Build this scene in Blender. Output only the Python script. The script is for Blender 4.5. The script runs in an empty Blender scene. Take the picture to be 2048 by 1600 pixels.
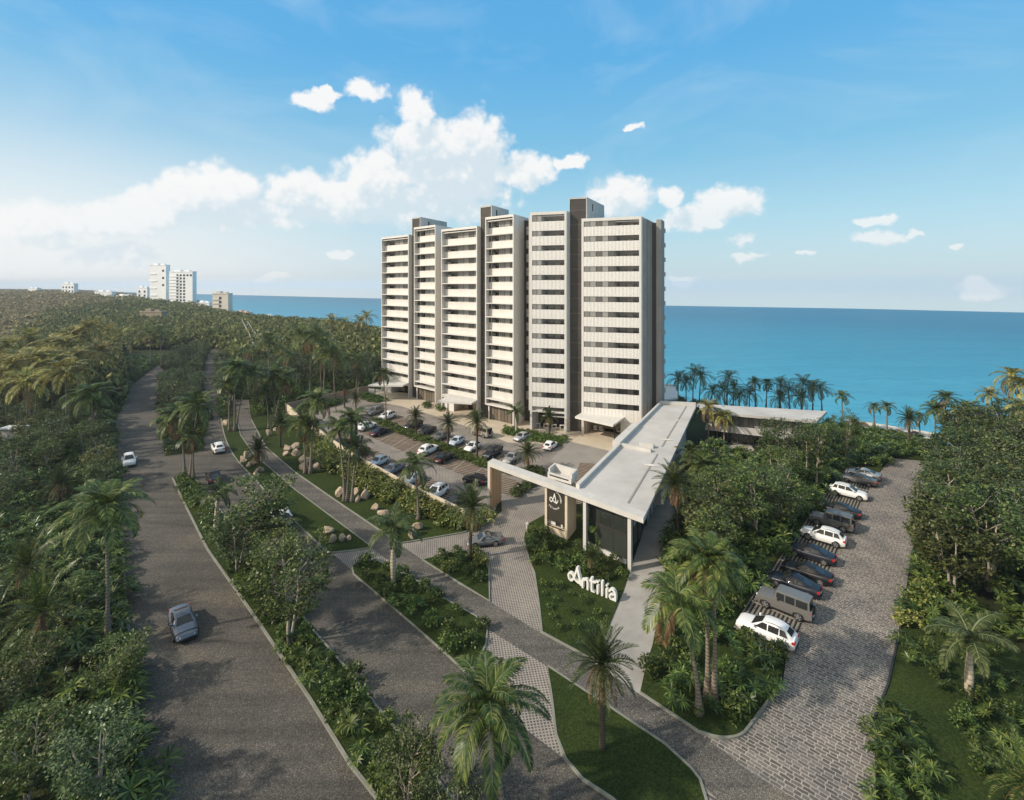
import bpy, bmesh, math, random
import numpy as np
from mathutils import Vector, Matrix

SC = bpy.context.scene
COL = SC.collection
RNG = random.Random(7)
NR = np.random.default_rng(11)
R = math.radians
# ------------------------------------------------------------------ survey: the photo was taken 30.8 m above the flat ground, looking along +Y
H = 30.8
F = 1000.0
def G(px, py, z=0.0):
    d = F * (H - z) / (py - 569.0)
    return Vector(((px - 1024.0) / F * d, d, z))
def GL(pts, z=0.0):
    return [G(p[0], p[1], z) for p in pts]

# ------------------------------------------------------------------ materials
MATS = {}
def nodes(name):
    m = bpy.data.materials.new(name); m.use_nodes = True
    nt = m.node_tree; nt.nodes.clear()
    out = nt.nodes.new('ShaderNodeOutputMaterial')
    MATS[name] = m
    return m, nt, out
def N(nt, t, **kw):
    n = nt.nodes.new(t)
    for k, v in kw.items():
        if k == 'ins':
            for kk, vv in v.items(): n.inputs[kk].default_value = vv
        else: setattr(n, k, v)
    return n
def ramp(nt, stops, interp='LINEAR'):
    n = nt.nodes.new('ShaderNodeValToRGB'); cr = n.color_ramp; cr.interpolation = interp
    while len(cr.elements) < len(stops): cr.elements.new(0.5)
    for e, (p, c) in zip(cr.elements, stops):
        e.position = p; e.color = (c[0], c[1], c[2], 1)
    return n
def c4(c): return (c[0], c[1], c[2], 1)
def mat(name, col, rough=0.6, var=0.12, scale=1.5, spec=0.3, metal=0.0, coat=0.0, bump=0.0, detail=4, streak=0.0):
    """a procedural surface: base colour with soft mottling, optional vertical weather streaks"""
    m, nt, out = nodes(name); L = nt.links.new
    b = N(nt, 'ShaderNodeBsdfPrincipled')
    b.inputs['Roughness'].default_value = rough; b.inputs['Specular IOR Level'].default_value = spec
    b.inputs['Metallic'].default_value = metal
    if coat: b.inputs['Coat Weight'].default_value = coat; b.inputs['Coat Roughness'].default_value = 0.05
    tc = N(nt, 'ShaderNodeTexCoord')
    no = N(nt, 'ShaderNodeTexNoise', ins={'Scale': scale, 'Detail': detail, 'Roughness': 0.6})
    L(tc.outputs['Object'], no.inputs['Vector'])
    lo = [max(0, x * (1 - var)) for x in col]; hi = [min(1, x * (1 + var)) for x in col]
    r = ramp(nt, [(0.3, lo), (0.7, hi)]); L(no.outputs['Fac'], r.inputs['Fac'])
    src = r.outputs['Color']
    if streak:
        mp = N(nt, 'ShaderNodeMapping', ins={'Scale': (1.3, 1.3, 0.06)}); L(tc.outputs['Object'], mp.inputs['Vector'])
        n2 = N(nt, 'ShaderNodeTexNoise', ins={'Scale': 1.0, 'Detail': 5}); L(mp.outputs['Vector'], n2.inputs['Vector'])
        r2 = ramp(nt, [(0.35, (1 - streak,) * 3), (0.6, (1, 1, 1))]); L(n2.outputs['Fac'], r2.inputs['Fac'])
        mx = N(nt, 'ShaderNodeMix', data_type='RGBA', blend_type='MULTIPLY'); mx.inputs['Factor'].default_value = 1
        L(src, mx.inputs['A']); L(r2.outputs['Color'], mx.inputs['B']); src = mx.outputs['Result']
    L(src, b.inputs['Base Color'])
    if bump:
        bp = N(nt, 'ShaderNodeBump', ins={'Strength': bump, 'Distance': 0.05}); L(no.outputs['Fac'], bp.inputs['Height'])
        L(bp.outputs['Normal'], b.inputs['Normal'])
    L(b.outputs['BSDF'], out.inputs['Surface'])
    return m
def leafmat(name, stops, trans=0.3, rough=0.5, objvar=0.35, shine=0.25):
    """foliage: colour picked per leaf, shifted per plant, part of the light passing through"""
    m, nt, out = nodes(name); L = nt.links.new
    g = N(nt, 'ShaderNodeNewGeometry'); oi = N(nt, 'ShaderNodeObjectInfo')
    r = ramp(nt, stops); L(g.outputs['Random Per Island'], r.inputs['Fac'])
    hs = N(nt, 'ShaderNodeHueSaturation')
    mr = N(nt, 'ShaderNodeMapRange', ins={'To Min': 1 - objvar, 'To Max': 1 + objvar}); L(oi.outputs['Random'], mr.inputs['Value'])
    L(mr.outputs['Result'], hs.inputs['Value'])
    mh = N(nt, 'ShaderNodeMapRange', ins={'To Min': 0.485, 'To Max': 0.512})
    ml = N(nt, 'ShaderNodeMath', operation='FRACT'); mm = N(nt, 'ShaderNodeMath', operation='MULTIPLY', ins={1: 7.31})
    L(oi.outputs['Random'], mm.inputs[0]); L(mm.outputs[0], ml.inputs[0]); L(ml.outputs[0], mh.inputs['Value']); L(mh.outputs['Result'], hs.inputs['Hue'])
    L(r.outputs['Color'], hs.inputs['Color'])
    b = N(nt, 'ShaderNodeBsdfPrincipled', ins={'Roughness': rough, 'Specular IOR Level': shine})
    L(hs.outputs['Color'], b.inputs['Base Color'])
    t = N(nt, 'ShaderNodeBsdfTranslucent'); L(hs.outputs['Color'], t.inputs['Color'])
    mx = N(nt, 'ShaderNodeMixShader', ins={0: trans}); L(b.outputs[0], mx.inputs[1]); L(t.outputs[0], mx.inputs[2])
    L(mx.outputs[0], out.inputs['Surface'])
    return m

# ------------------------------------------------------------------ mesh building
class MB:
    def __init__(s): s.v = []; s.f = []; s.m = []; s.smooth = []
    def add(s, vs, fs, mi=0, sm=False):
        o = len(s.v); s.v.extend([tuple(v) for v in vs])
        for f in fs: s.f.append(tuple(o + i for i in f)); s.m.append(mi); s.smooth.append(sm)
    def hexa(s, c8, mi=0):  # bottom 4 ccw, top 4 ccw
        s.add(c8, [(3, 2, 1, 0), (4, 5, 6, 7), (0, 1, 5, 4), (1, 2, 6, 5), (2, 3, 7, 6), (3, 0, 4, 7)], mi)
    def box(s, x0, x1, y0, y1, z0, z1, mi=0, T=None):
        c = [(x0, y0, z0), (x1, y0, z0), (x1, y1, z0), (x0, y1, z0), (x0, y0, z1), (x1, y0, z1), (x1, y1, z1), (x0, y1, z1)]
        if T: c = [T(*p) for p in c]
        s.hexa(c, mi)
    def prism(s, poly, z0, z1, mi=0, mi_side=None):
        n = len(poly)
        if sum(poly[i][0] * poly[(i + 1) % n][1] - poly[(i + 1) % n][0] * poly[i][1] for i in range(n)) < 0: poly = poly[::-1]
        vs = [(p[0], p[1], z0) for p in poly] + [(p[0], p[1], z1) for p in poly]
        s.add(vs, [tuple(range(n, 2 * n)), tuple(range(n - 1, -1, -1))], mi)
        s.add(vs, [(i, (i + 1) % n, n + (i + 1) % n, n + i) for i in range(n)], mi if mi_side is None else mi_side)
    def tube(s, pts, rad, n=7, mi=0, cap=True):
        pts = [Vector(p) for p in pts]; k = len(pts)
        if not hasattr(rad, '__len__'): rad = [rad] * k
        vs = []
        for i, p in enumerate(pts):
            t = (pts[min(i + 1, k - 1)] - pts[max(i - 1, 0)]).normalized()
            a = t.orthogonal() if abs(t.z) < 0.99 else Vector((1, 0, 0))
            a = (Vector((1, 0, 0)) - t * t.x).normalized() if abs(t.x) < 0.9 else (Vector((0, 1, 0)) - t * t.y).normalized()
            b = t.cross(a)
            for j in range(n):
                an = 2 * math.pi * j / n
                vs.append(p + (a * math.cos(an) + b * math.sin(an)) * rad[i])
        fs = [(i * n + j, i * n + (j + 1) % n, (i + 1) * n + (j + 1) % n, (i + 1) * n + j) for i in range(k - 1) for j in range(n)]
        if cap: fs.append(tuple(range(n - 1, -1, -1))); fs.append(tuple((k - 1) * n + j for j in range(n)))
        s.add(vs, fs, mi, True)
    def build(s, name, mats, parent=None, link=True):
        me = bpy.data.meshes.new(name); me.from_pydata(s.v, [], s.f)
        for m in (mats if isinstance(mats, (list, tuple)) else [mats]): me.materials.append(m)
        me.polygons.foreach_set('material_index', s.m); me.polygons.foreach_set('use_smooth', s.smooth)
        me.update()
        return ob(name, me, parent) if link else me
def ob(name, data, parent=None):
    o = bpy.data.objects.new(name, data); COL.objects.link(o)
    if parent: o.parent = parent
    return o
def tag(o, label=None, cat=None, group=None, kind=None):
    if label: o['label'] = label
    if cat: o['category'] = cat
    if group: o['group'] = group
    if kind: o['kind'] = kind
    return o
def thing(name, label, cat, loc=(0, 0, 0), rz=0, group=None):
    o = bpy.data.objects.new(name, None); COL.objects.link(o)
    o.empty_display_size = 0.3; o.location = loc; o.rotation_euler = (0, 0, rz)
    return tag(o, label, cat, group)
def quadmesh(name, V, mats, midx=None):
    """V: (n,4,3) array of separate quads"""
    n = len(V); me = bpy.data.meshes.new(name)
    me.vertices.add(n * 4); me.vertices.foreach_set('co', np.asarray(V, dtype=np.float32).reshape(-1))
    me.loops.add(n * 4); me.loops.foreach_set('vertex_index', np.arange(n * 4, dtype=np.int32))
    me.polygons.add(n); me.polygons.foreach_set('loop_start', np.arange(0, n * 4, 4, dtype=np.int32))
    try: me.polygons.foreach_set('loop_total', np.full(n, 4, dtype=np.int32))
    except Exception: pass
    for m in (mats if isinstance(mats, (list, tuple)) else [mats]): me.materials.append(m)
    if midx is not None: me.polygons.foreach_set('material_index', np.asarray(midx, dtype=np.int32))
    me.update(calc_edges=True); me.validate()
    return me
def pip(x, y, poly):
    c = False; n = len(poly); j = n - 1
    for i in range(n):
        xi, yi = poly[i][0], poly[i][1]; xj, yj = poly[j][0], poly[j][1]
        if (yi > y) != (yj > y) and x < (xj - xi) * (y - yi) / (yj - yi) + xi: c = not c
        j = i
    return c
def scatter(poly, sp, n=9999, rng=RNG, tries=30, avoid=None):
    """points at least sp apart inside a ground polygon (sp may be a function of distance)"""
    xs = [p[0] for p in poly]; ys = [p[1] for p in poly]; out = []; grid = {}
    area = (max(xs) - min(xs)) * (max(ys) - min(ys)); cs = sp
    for _ in range(int(min(60000, max(400, area / (sp * sp) * tries)))):
        x = rng.uniform(min(xs), max(xs)); y = rng.uniform(min(ys), max(ys))
        if not pip(x, y, poly): continue
        if avoid and avoid(x, y): continue
        k = (int(x // cs), int(y // cs)); ok = True
        for a in (-1, 0, 1):
            for b in (-1, 0, 1):
                for q in grid.get((k[0] + a, k[1] + b), ()):
                    if (q[0] - x) ** 2 + (q[1] - y) ** 2 < sp * sp: ok = False
        if ok:
            grid.setdefault(k, []).append((x, y)); out.append((x, y))
            if len(out) >= n: break
    return out
def inframe(x, y, z, m=60):
    if y < 5: return False
    px = 1024 + F * x / y; py = 569 + F * (H - z) / y
    return -m < px < 2048 + m and py < 1600 + m
# ------------------------------------------------------------------ palette
white = mat('white_render', (0.645, 0.622, 0.58), 0.7, 0.04, 0.6, 0.2, streak=0.05)
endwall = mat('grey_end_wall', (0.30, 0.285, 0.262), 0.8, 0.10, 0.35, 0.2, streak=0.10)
plaster = mat('grey_plaster', (0.47, 0.45, 0.42), 0.8, 0.10, 0.35, 0.2, streak=0.10)
roofmat = mat('roof_membrane', (0.50, 0.475, 0.44), 0.8, 0.17, 0.16, 0.15, detail=9)
offwhite = mat('warm_concrete', (0.56, 0.54, 0.50), 0.75, 0.08, 0.3, 0.2, streak=0.07)
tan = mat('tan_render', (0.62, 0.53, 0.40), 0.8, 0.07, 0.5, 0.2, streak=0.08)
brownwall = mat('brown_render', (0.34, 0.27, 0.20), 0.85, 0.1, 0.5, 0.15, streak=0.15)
darkmetal = mat('dark_metal', (0.035, 0.032, 0.03), 0.45, 0.1, 2, 0.4)
dark = mat('dark_interior', (0.05, 0.045, 0.04), 0.8, 0.2, 1.0, 0.1)
beige = mat('beige_ceiling', (0.46, 0.38, 0.27), 0.8, 0.06, 1, 0.1)
lobby = mat('lobby_tan', (0.5, 0.38, 0.24), 0.7, 0.12, 0.8, 0.2)
def glassmat(name, col, rough=0.06, var=0.5, scale=0.35):
    m, nt, out = nodes(name); L = nt.links.new
    b = N(nt, 'ShaderNodeBsdfPrincipled', ins={'Roughness': rough, 'Specular IOR Level': 0.6, 'IOR': 1.5})
    g = N(nt, 'ShaderNodeNewGeometry')
    r = ramp(nt, [(0.0, [c * (1 - var) for c in col]), (0.45, col), (1.0, [min(1, c * (1 + var)) for c in col])]); L(g.outputs['Random Per Island'], r.inputs['Fac'])
    L(r.outputs['Color'], b.inputs['Base Color']); L(b.outputs[0], out.inputs['Surface'])
    return m
glass = glassmat('tower_glass', (0.17, 0.165, 0.15), 0.1, 0.75)
shopglass = glassmat('shop_glass', (0.14, 0.115, 0.085), 0.05, 0.3)
clubglass = glassmat('clubhouse_glass', (0.03, 0.035, 0.03), 0.02, 0.3)
carglass = glassmat('car_glass', (0.025, 0.026, 0.026), 0.1, 0.2)
def core_mat():
    m, nt, out = nodes('louvre_cladding'); L = nt.links.new
    tc = N(nt, 'ShaderNodeTexCoord'); sp = N(nt, 'ShaderNodeSeparateXYZ'); L(tc.outputs['Object'], sp.inputs[0])
    def line(o, period, w):
        a = N(nt, 'ShaderNodeMath', operation='MULTIPLY', ins={1: 1 / period}); L(o, a.inputs[0])
        f = N(nt, 'ShaderNodeMath', operation='FRACT'); L(a.outputs[0], f.inputs[0])
        c = N(nt, 'ShaderNodeMath', operation='LESS_THAN', ins={1: w}); L(f.outputs[0], c.inputs[0]); return c.outputs[0]
    l1 = line(sp.outputs['Z'], 0.26, 0.45); l2 = line(sp.outputs['Z'], 3.09, 0.025)
    no = N(nt, 'ShaderNodeTexNoise', ins={'Scale': 0.4, 'Detail': 4}); L(tc.outputs['Object'], no.inputs['Vector'])
    r = ramp(nt, [(0.3, (0.046, 0.040, 0.032)), (0.7, (0.072, 0.062, 0.049))]); L(no.outputs['Fac'], r.inputs['Fac'])
    m1 = N(nt, 'ShaderNodeMix', data_type='RGBA', blend_type='MULTIPLY'); L(l1, m1.inputs['Factor']); L(r.outputs['Color'], m1.inputs['A']); m1.inputs['B'].default_value = (0.7, 0.7, 0.7, 1)
    m2 = N(nt, 'ShaderNodeMix', data_type='RGBA'); L(l2, m2.inputs['Factor']); L(m1.outputs['Result'], m2.inputs['A']); m2.inputs['B'].default_value = (0.15, 0.13, 0.105, 1)
    b = N(nt, 'ShaderNodeBsdfPrincipled', ins={'Roughness': 0.7}); L(m2.outputs['Result'], b.inputs['Base Color']); L(b.outputs[0], out.inputs['Surface'])
    return m
corem = core_mat()
def perf_mat():
    m, nt, out = nodes('perforated_panel'); L = nt.links.new
    tc = N(nt, 'ShaderNodeTexCoord')
    v = N(nt, 'ShaderNodeTexVoronoi', ins={'Scale': 4.2, 'Randomness': 0.25}); L(tc.outputs['Object'], v.inputs['Vector'])
    r = ramp(nt, [(0.28, (0.46, 0.435, 0.40)), (0.46, (0.73, 0.705, 0.66))]); L(v.outputs['Distance'], r.inputs['Fac'])
    mp = N(nt, 'ShaderNodeMapping', ins={'Scale': (0.8, 0.8, 0.1)}); L(tc.outputs['Object'], mp.inputs['Vector'])
    n2 = N(nt, 'ShaderNodeTexNoise', ins={'Scale': 1.2, 'Detail': 3}); L(mp.outputs[0], n2.inputs['Vector'])
    r2 = ramp(nt, [(0.50, (0, 0, 0)), (0.85, (0.7, 0.7, 0.7))]); L(n2.outputs['Fac'], r2.inputs['Fac'])
    mx = N(nt, 'ShaderNodeMix', data_type='RGBA'); L(r2.outputs['Color'], mx.inputs['Factor']); L(r.outputs['Color'], mx.inputs['A']); mx.inputs['B'].default_value = (0.72, 0.695, 0.65, 1)
    b = N(nt, 'ShaderNodeBsdfPrincipled', ins={'Roughness': 0.7, 'Specular IOR Level': 0.2}); L(mx.outputs['Result'], b.inputs['Base Color']); L(b.outputs[0], out.inputs['Surface'])
    return m
perf = perf_mat()
def wood_mat():
    m, nt, out = nodes('wood_cladding'); L = nt.links.new
    tc = N(nt, 'ShaderNodeTexCoord'); w = N(nt, 'ShaderNodeTexWave', wave_type='BANDS', bands_direction='X', ins={'Scale': 1.6, 'Distortion': 0.0}); L(tc.outputs['Object'], w.inputs['Vector'])
    r = ramp(nt, [(0.03, (0.26, 0.13, 0.055)), (0.2, (0.50, 0.285, 0.135)), (0.8, (0.58, 0.335, 0.165))]); L(w.outputs['Fac'], r.inputs['Fac'])
    b = N(nt, 'ShaderNodeBsdfPrincipled', ins={'Roughness': 0.55}); L(r.outputs['Color'], b.inputs['Base Color']); L(b.outputs[0], out.inputs['Surface'])
    return m
wood = wood_mat()

def rotcoord(nt, ang, scale=(1, 1, 1)):
    tc = N(nt, 'ShaderNodeTexCoord'); mp = N(nt, 'ShaderNodeMapping', ins={'Rotation': (0, 0, ang), 'Scale': scale})
    nt.links.new(tc.outputs['Object'], mp.inputs['Vector']); return mp.outputs[0]
def asphalt_mat(name, lo, hi, tint):
    """coarse exposed-aggregate road: pale and dark chips in a dark binder, broad worn patches"""
    m, nt, out = nodes(name); L = nt.links.new
    tc = N(nt, 'ShaderNodeTexCoord')
    v = N(nt, 'ShaderNodeTexVoronoi', ins={'Scale': 21.0}); L(tc.outputs['Object'], v.inputs['Vector'])
    sp = N(nt, 'ShaderNodeSeparateColor'); L(v.outputs['Color'], sp.inputs[0])
    r = ramp(nt, [(0.0, lo), (0.55, tuple((a + b) / 2 * 0.9 for a, b in zip(lo, hi))), (0.85, hi), (1.0, tuple(min(1, x * 1.6) for x in hi))]); L(sp.outputs[0], r.inputs['Fac'])
    n1 = N(nt, 'ShaderNodeTexNoise', ins={'Scale': 0.16, 'Detail': 6, 'Roughness': 0.65}); L(tc.outputs['Object'], n1.inputs['Vector'])
    r1 = ramp(nt, [(0.3, (0.72, 0.72, 0.74)), (0.55, (1, 1, 1)), (0.75, tint)]); L(n1.outputs['Fac'], r1.inputs['Fac'])
    mx = N(nt, 'ShaderNodeMix', data_type='RGBA', blend_type='MULTIPLY'); mx.inputs['Factor'].default_value = 1
    L(r.outputs['Color'], mx.inputs['A']); L(r1.outputs['Color'], mx.inputs['B'])
    tr = rotcoord(nt, R(48.0), (0.035, 0.55, 1)); n3 = N(nt, 'ShaderNodeTexNoise', ins={'Scale': 1.0, 'Detail': 5, 'Roughness': 0.6, 'Distortion': 0.4}); L(tr, n3.inputs['Vector'])
    r3 = ramp(nt, [(0.34, (0.70, 0.70, 0.71)), (0.5, (1, 1, 1)), (0.66, (1.22, 1.18, 1.12))]); L(n3.outputs['Fac'], r3.inputs['Fac'])
    mt = N(nt, 'ShaderNodeMix', data_type='RGBA', blend_type='MULTIPLY'); mt.inputs['Factor'].default_value = 1; L(mx.outputs['Result'], mt.inputs['A']); L(r3.outputs['Color'], mt.inputs['B']); mx = mt
    b = N(nt, 'ShaderNodeBsdfPrincipled', ins={'Roughness': 0.85, 'Specular IOR Level': 0.2}); L(mx.outputs['Result'], b.inputs['Base Color'])
    bp = N(nt, 'ShaderNodeBump', ins={'Strength': 0.35, 'Distance': 0.03}); L(sp.outputs[0], bp.inputs['Height']); L(bp.outputs[0], b.inputs['Normal'])
    L(b.outputs[0], out.inputs['Surface'])
    return m
asphalt = asphalt_mat('road_aggregate', (0.064, 0.057, 0.047), (0.150, 0.135, 0.114), (1.30, 1.22, 1.10))
pathmat = asphalt_mat('path_aggregate', (0.07, 0.063, 0.054), (0.19, 0.173, 0.149), (1.3, 1.23, 1.12))
def cobble_mat():
    m, nt, out = nodes('cobbles'); L = nt.links.new
    co = rotcoord(nt, R(42.0))
    # irregular setts in wavering courses, wide sandy joints
    no = N(nt, 'ShaderNodeTexNoise', ins={'Scale': 0.9, 'Detail': 4, 'Roughness': 0.6}); L(co, no.inputs['Vector'])
    mx0 = N(nt, 'ShaderNodeMix', data_type='RGBA', blend_type='LINEAR_LIGHT'); mx0.inputs['Factor'].default_value = 0.13
    L(co, mx0.inputs['A']); L(no.outputs['Color'], mx0.inputs['B'])
    bk = N(nt, 'ShaderNodeTexBrick', offset=0.43, offset_frequency=2, squash=0.68, squash_frequency=3,
           ins={'Scale': 1.0, 'Mortar Size': 0.05, 'Mortar Smooth': 0.6, 'Bias': -0.1, 'Brick Width': 0.66, 'Row Height': 0.29,
                'Color1': (0.11, 0.102, 0.091, 1), 'Color2': (0.245, 0.226, 0.20, 1), 'Mortar': (0.385, 0.36, 0.32, 1)})
    L(mx0.outputs['Result'], bk.inputs['Vector'])
    n5 = N(nt, 'ShaderNodeTexNoise', ins={'Scale': 7.0, 'Detail': 4, 'Roughness': 0.7}); L(co, n5.inputs['Vector'])
    r5 = ramp(nt, [(0.3, (0.7, 0.7, 0.7)), (0.7, (1.25, 1.22, 1.2))]); L(n5.outputs['Fac'], r5.inputs['Fac'])
    br = N(nt, 'ShaderNodeMix', data_type='RGBA', blend_type='MULTIPLY'); br.inputs['Factor'].default_value = 1; L(bk.outputs['Color'], br.inputs['A']); L(r5.outputs['Color'], br.inputs['B'])
    re_ = N(nt, 'ShaderNodeMath', operation='SUBTRACT', ins={0: 1.0}); L(bk.outputs['Fac'], re_.inputs[1])
    n2 = N(nt, 'ShaderNodeTexNoise', ins={'Scale': 0.25, 'Detail': 5}); L(co, n2.inputs['Vector'])
    r2 = ramp(nt, [(0.3, (0.72, 0.71, 0.72)), (0.7, (1.15, 1.1, 1.05))]); L(n2.outputs['Fac'], r2.inputs['Fac'])
    mx = N(nt, 'ShaderNodeMix', data_type='RGBA', blend_type='MULTIPLY'); mx.inputs['Factor'].default_value = 1
    L(br.outputs['Result'], mx.inputs['A']); L(r2.outputs['Color'], mx.inputs['B'])
    b = N(nt, 'ShaderNodeBsdfPrincipled', ins={'Roughness': 0.8, 'Specular IOR Level': 0.25}); L(mx.outputs['Result'], b.inputs['Base Color'])
    bp = N(nt, 'ShaderNodeBump', ins={'Strength': 0.6, 'Distance': 0.04}); L(re_.outputs[0], bp.inputs['Height']); L(bp.outputs[0], b.inputs['Normal'])
    L(b.outputs[0], out.inputs['Surface'])
    return m
cobble = cobble_mat()
def paver_mat():
    m, nt, out = nodes('grid_pavers'); L = nt.links.new
    co = rotcoord(nt, R(-8.0))
    br = N(nt, 'ShaderNodeTexBrick', offset=0.0, squash=1.0, ins={'Scale': 1.0, 'Mortar Size': 0.048, 'Mortar Smooth': 0.1, 'Brick Width': 0.235, 'Row Height': 0.235,
           'Color1': (0.075, 0.068, 0.06, 1), 'Color2': (0.15, 0.135, 0.12, 1), 'Mortar': (0.36, 0.33, 0.295, 1)})
    L(co, br.inputs['Vector'])
    n2 = N(nt, 'ShaderNodeTexNoise', ins={'Scale': 0.3, 'Detail': 6, 'Roughness': 0.7}); L(co, n2.inputs['Vector'])
    r2 = ramp(nt, [(0.3, (0.7, 0.69, 0.7)), (0.7, (1.12, 1.07, 1.0))]); L(n2.outputs['Fac'], r2.inputs['Fac'])
    mx = N(nt, 'ShaderNodeMix', data_type='RGBA', blend_type='MULTIPLY'); mx.inputs['Factor'].default_value = 1
    L(br.outputs['Color'], mx.inputs['A']); L(r2.outputs['Color'], mx.inputs['B'])
    b = N(nt, 'ShaderNodeBsdfPrincipled', ins={'Roughness': 0.8, 'Specular IOR Level': 0.2}); L(mx.outputs['Result'], b.inputs['Base Color']); L(b.outputs[0], out.inputs['Surface'])
    return m
pavers = paver_mat()
def slat_mat(name, ang, period, c0, c1, duty=0.5):
    """parking bays of concrete strips with dark joints between them"""
    m, nt, out = nodes(name); L = nt.links.new
    co = rotcoord(nt, ang); sp = N(nt, 'ShaderNodeSeparateXYZ'); L(co, sp.inputs[0])
    a = N(nt, 'ShaderNodeMath', operation='MULTIPLY', ins={1: 1 / period}); L(sp.outputs['X'], a.inputs[0])
    f = N(nt, 'ShaderNodeMath', operation='FRACT'); L(a.outputs[0], f.inputs[0])
    c = N(nt, 'ShaderNodeMath', operation='LESS_THAN', ins={1: duty}); L(f.outputs[0], c.inputs[0])
    n2 = N(nt, 'ShaderNodeTexNoise', ins={'Scale': 0.6, 'Detail': 5}); L(co, n2.inputs['Vector'])
    r2 = ramp(nt, [(0.3, (0.75, 0.75, 0.75)), (0.7, (1.15, 1.12, 1.08))]); L(n2.outputs['Fac'], r2.inputs['Fac'])
    m1 = N(nt, 'ShaderNodeMix', data_type='RGBA'); L(c.outputs[0], m1.inputs['Factor']); m1.inputs['A'].default_value = c4(c1); m1.inputs['B'].default_value = c4(c0)
    mx = N(nt, 'ShaderNodeMix', data_type='RGBA', blend_type='MULTIPLY'); mx.inputs['Factor'].default_value = 1
    L(m1.outputs['Result'], mx.inputs['A']); L(r2.outputs['Color'], mx.inputs['B'])
    b = N(nt, 'ShaderNodeBsdfPrincipled', ins={'Roughness': 0.85, 'Specular IOR Level': 0.15}); L(mx.outputs['Result'], b.inputs['Base Color']); L(b.outputs[0], out.inputs['Surface'])
    return m
# stripes run along the row of bays; coordinates are turned so that X runs along the car
slat_main = slat_mat('bay_strips', R(-63.0), 0.62, (0.085, 0.065, 0.05), (0.29, 0.235, 0.185))
slat_lot = slat_mat('lot_strips', R(-139.0) + R(180), 0.36, (0.03, 0.028, 0.025), (0.22, 0.205, 0.18))
bayline = mat('concrete_strip', (0.30, 0.27, 0.235), 0.85, 0.12, 1.0)
concrete = mat('concrete_walk', (0.36, 0.335, 0.30), 0.85, 0.22, 0.35, 0.2, detail=8)
forecourt = mat('forecourt_stone', (0.50, 0.43, 0.33), 0.75, 0.12, 0.25, 0.25, detail=7)
dropoff = mat('dropoff_concrete', (0.27, 0.25, 0.225), 0.8, 0.12, 0.3, 0.2, detail=7)
kerbm = mat('kerb_concrete', (0.23, 0.23, 0.19), 0.85, 0.15, 0.8)
def lawn_mat(name, a, b_, c):
    m, nt, out = nodes(name); L = nt.links.new
    tc = N(nt, 'ShaderNodeTexCoord')
    n1 = N(nt, 'ShaderNodeTexNoise', ins={'Scale': 7.0, 'Detail': 5, 'Roughness': 0.75}); L(tc.outputs['Object'], n1.inputs['Vector'])
    n2 = N(nt, 'ShaderNodeTexNoise', ins={'Scale': 0.25, 'Detail': 4}); L(tc.outputs['Object'], n2.inputs['Vector'])
    r = ramp(nt, [(0.32, a), (0.52, b_), (0.72, c)]); L(n1.outputs['Fac'], r.inputs['Fac'])
    r2 = ramp(nt, [(0.3, (0.75, 0.8, 0.8)), (0.7, (1.2, 1.12, 1.0))]); L(n2.outputs['Fac'], r2.inputs['Fac'])
    mx = N(nt, 'ShaderNodeMix', data_type='RGBA', blend_type='MULTIPLY'); mx.inputs['Factor'].default_value = 1
    L(r.outputs['Color'], mx.inputs['A']); L(r2.outputs['Color'], mx.inputs['B'])
    b = N(nt, 'ShaderNodeBsdfPrincipled', ins={'Roughness': 0.9, 'Specular IOR Level': 0.1}); L(mx.outputs['Result'], b.inputs['Base Color'])
    bp = N(nt, 'ShaderNodeBump', ins={'Strength': 0.9, 'Distance': 0.08}); L(n1.outputs['Fac'], bp.inputs['Height']); L(bp.outputs[0], b.inputs['Normal'])
    L(b.outputs[0], out.inputs['Surface'])
    return m
lawnm = lawn_mat('lawn_grass', (0.014, 0.022, 0.006), (0.036, 0.055, 0.014), (0.075, 0.10, 0.027))
soilm = lawn_mat('understorey', (0.018, 0.024, 0.009), (0.035, 0.045, 0.017), (0.065, 0.068, 0.030))
sandm = mat('pale_sand', (0.62, 0.56, 0.46), 0.9, 0.12, 0.2)
rockm = mat('sandstone', (0.42, 0.325, 0.235), 0.85, 0.3, 0.9, 0.2, bump=0.6, detail=8)
darkrock = mat('shore_rock', (0.10, 0.085, 0.07), 0.85, 0.3, 0.5, 0.2)
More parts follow.
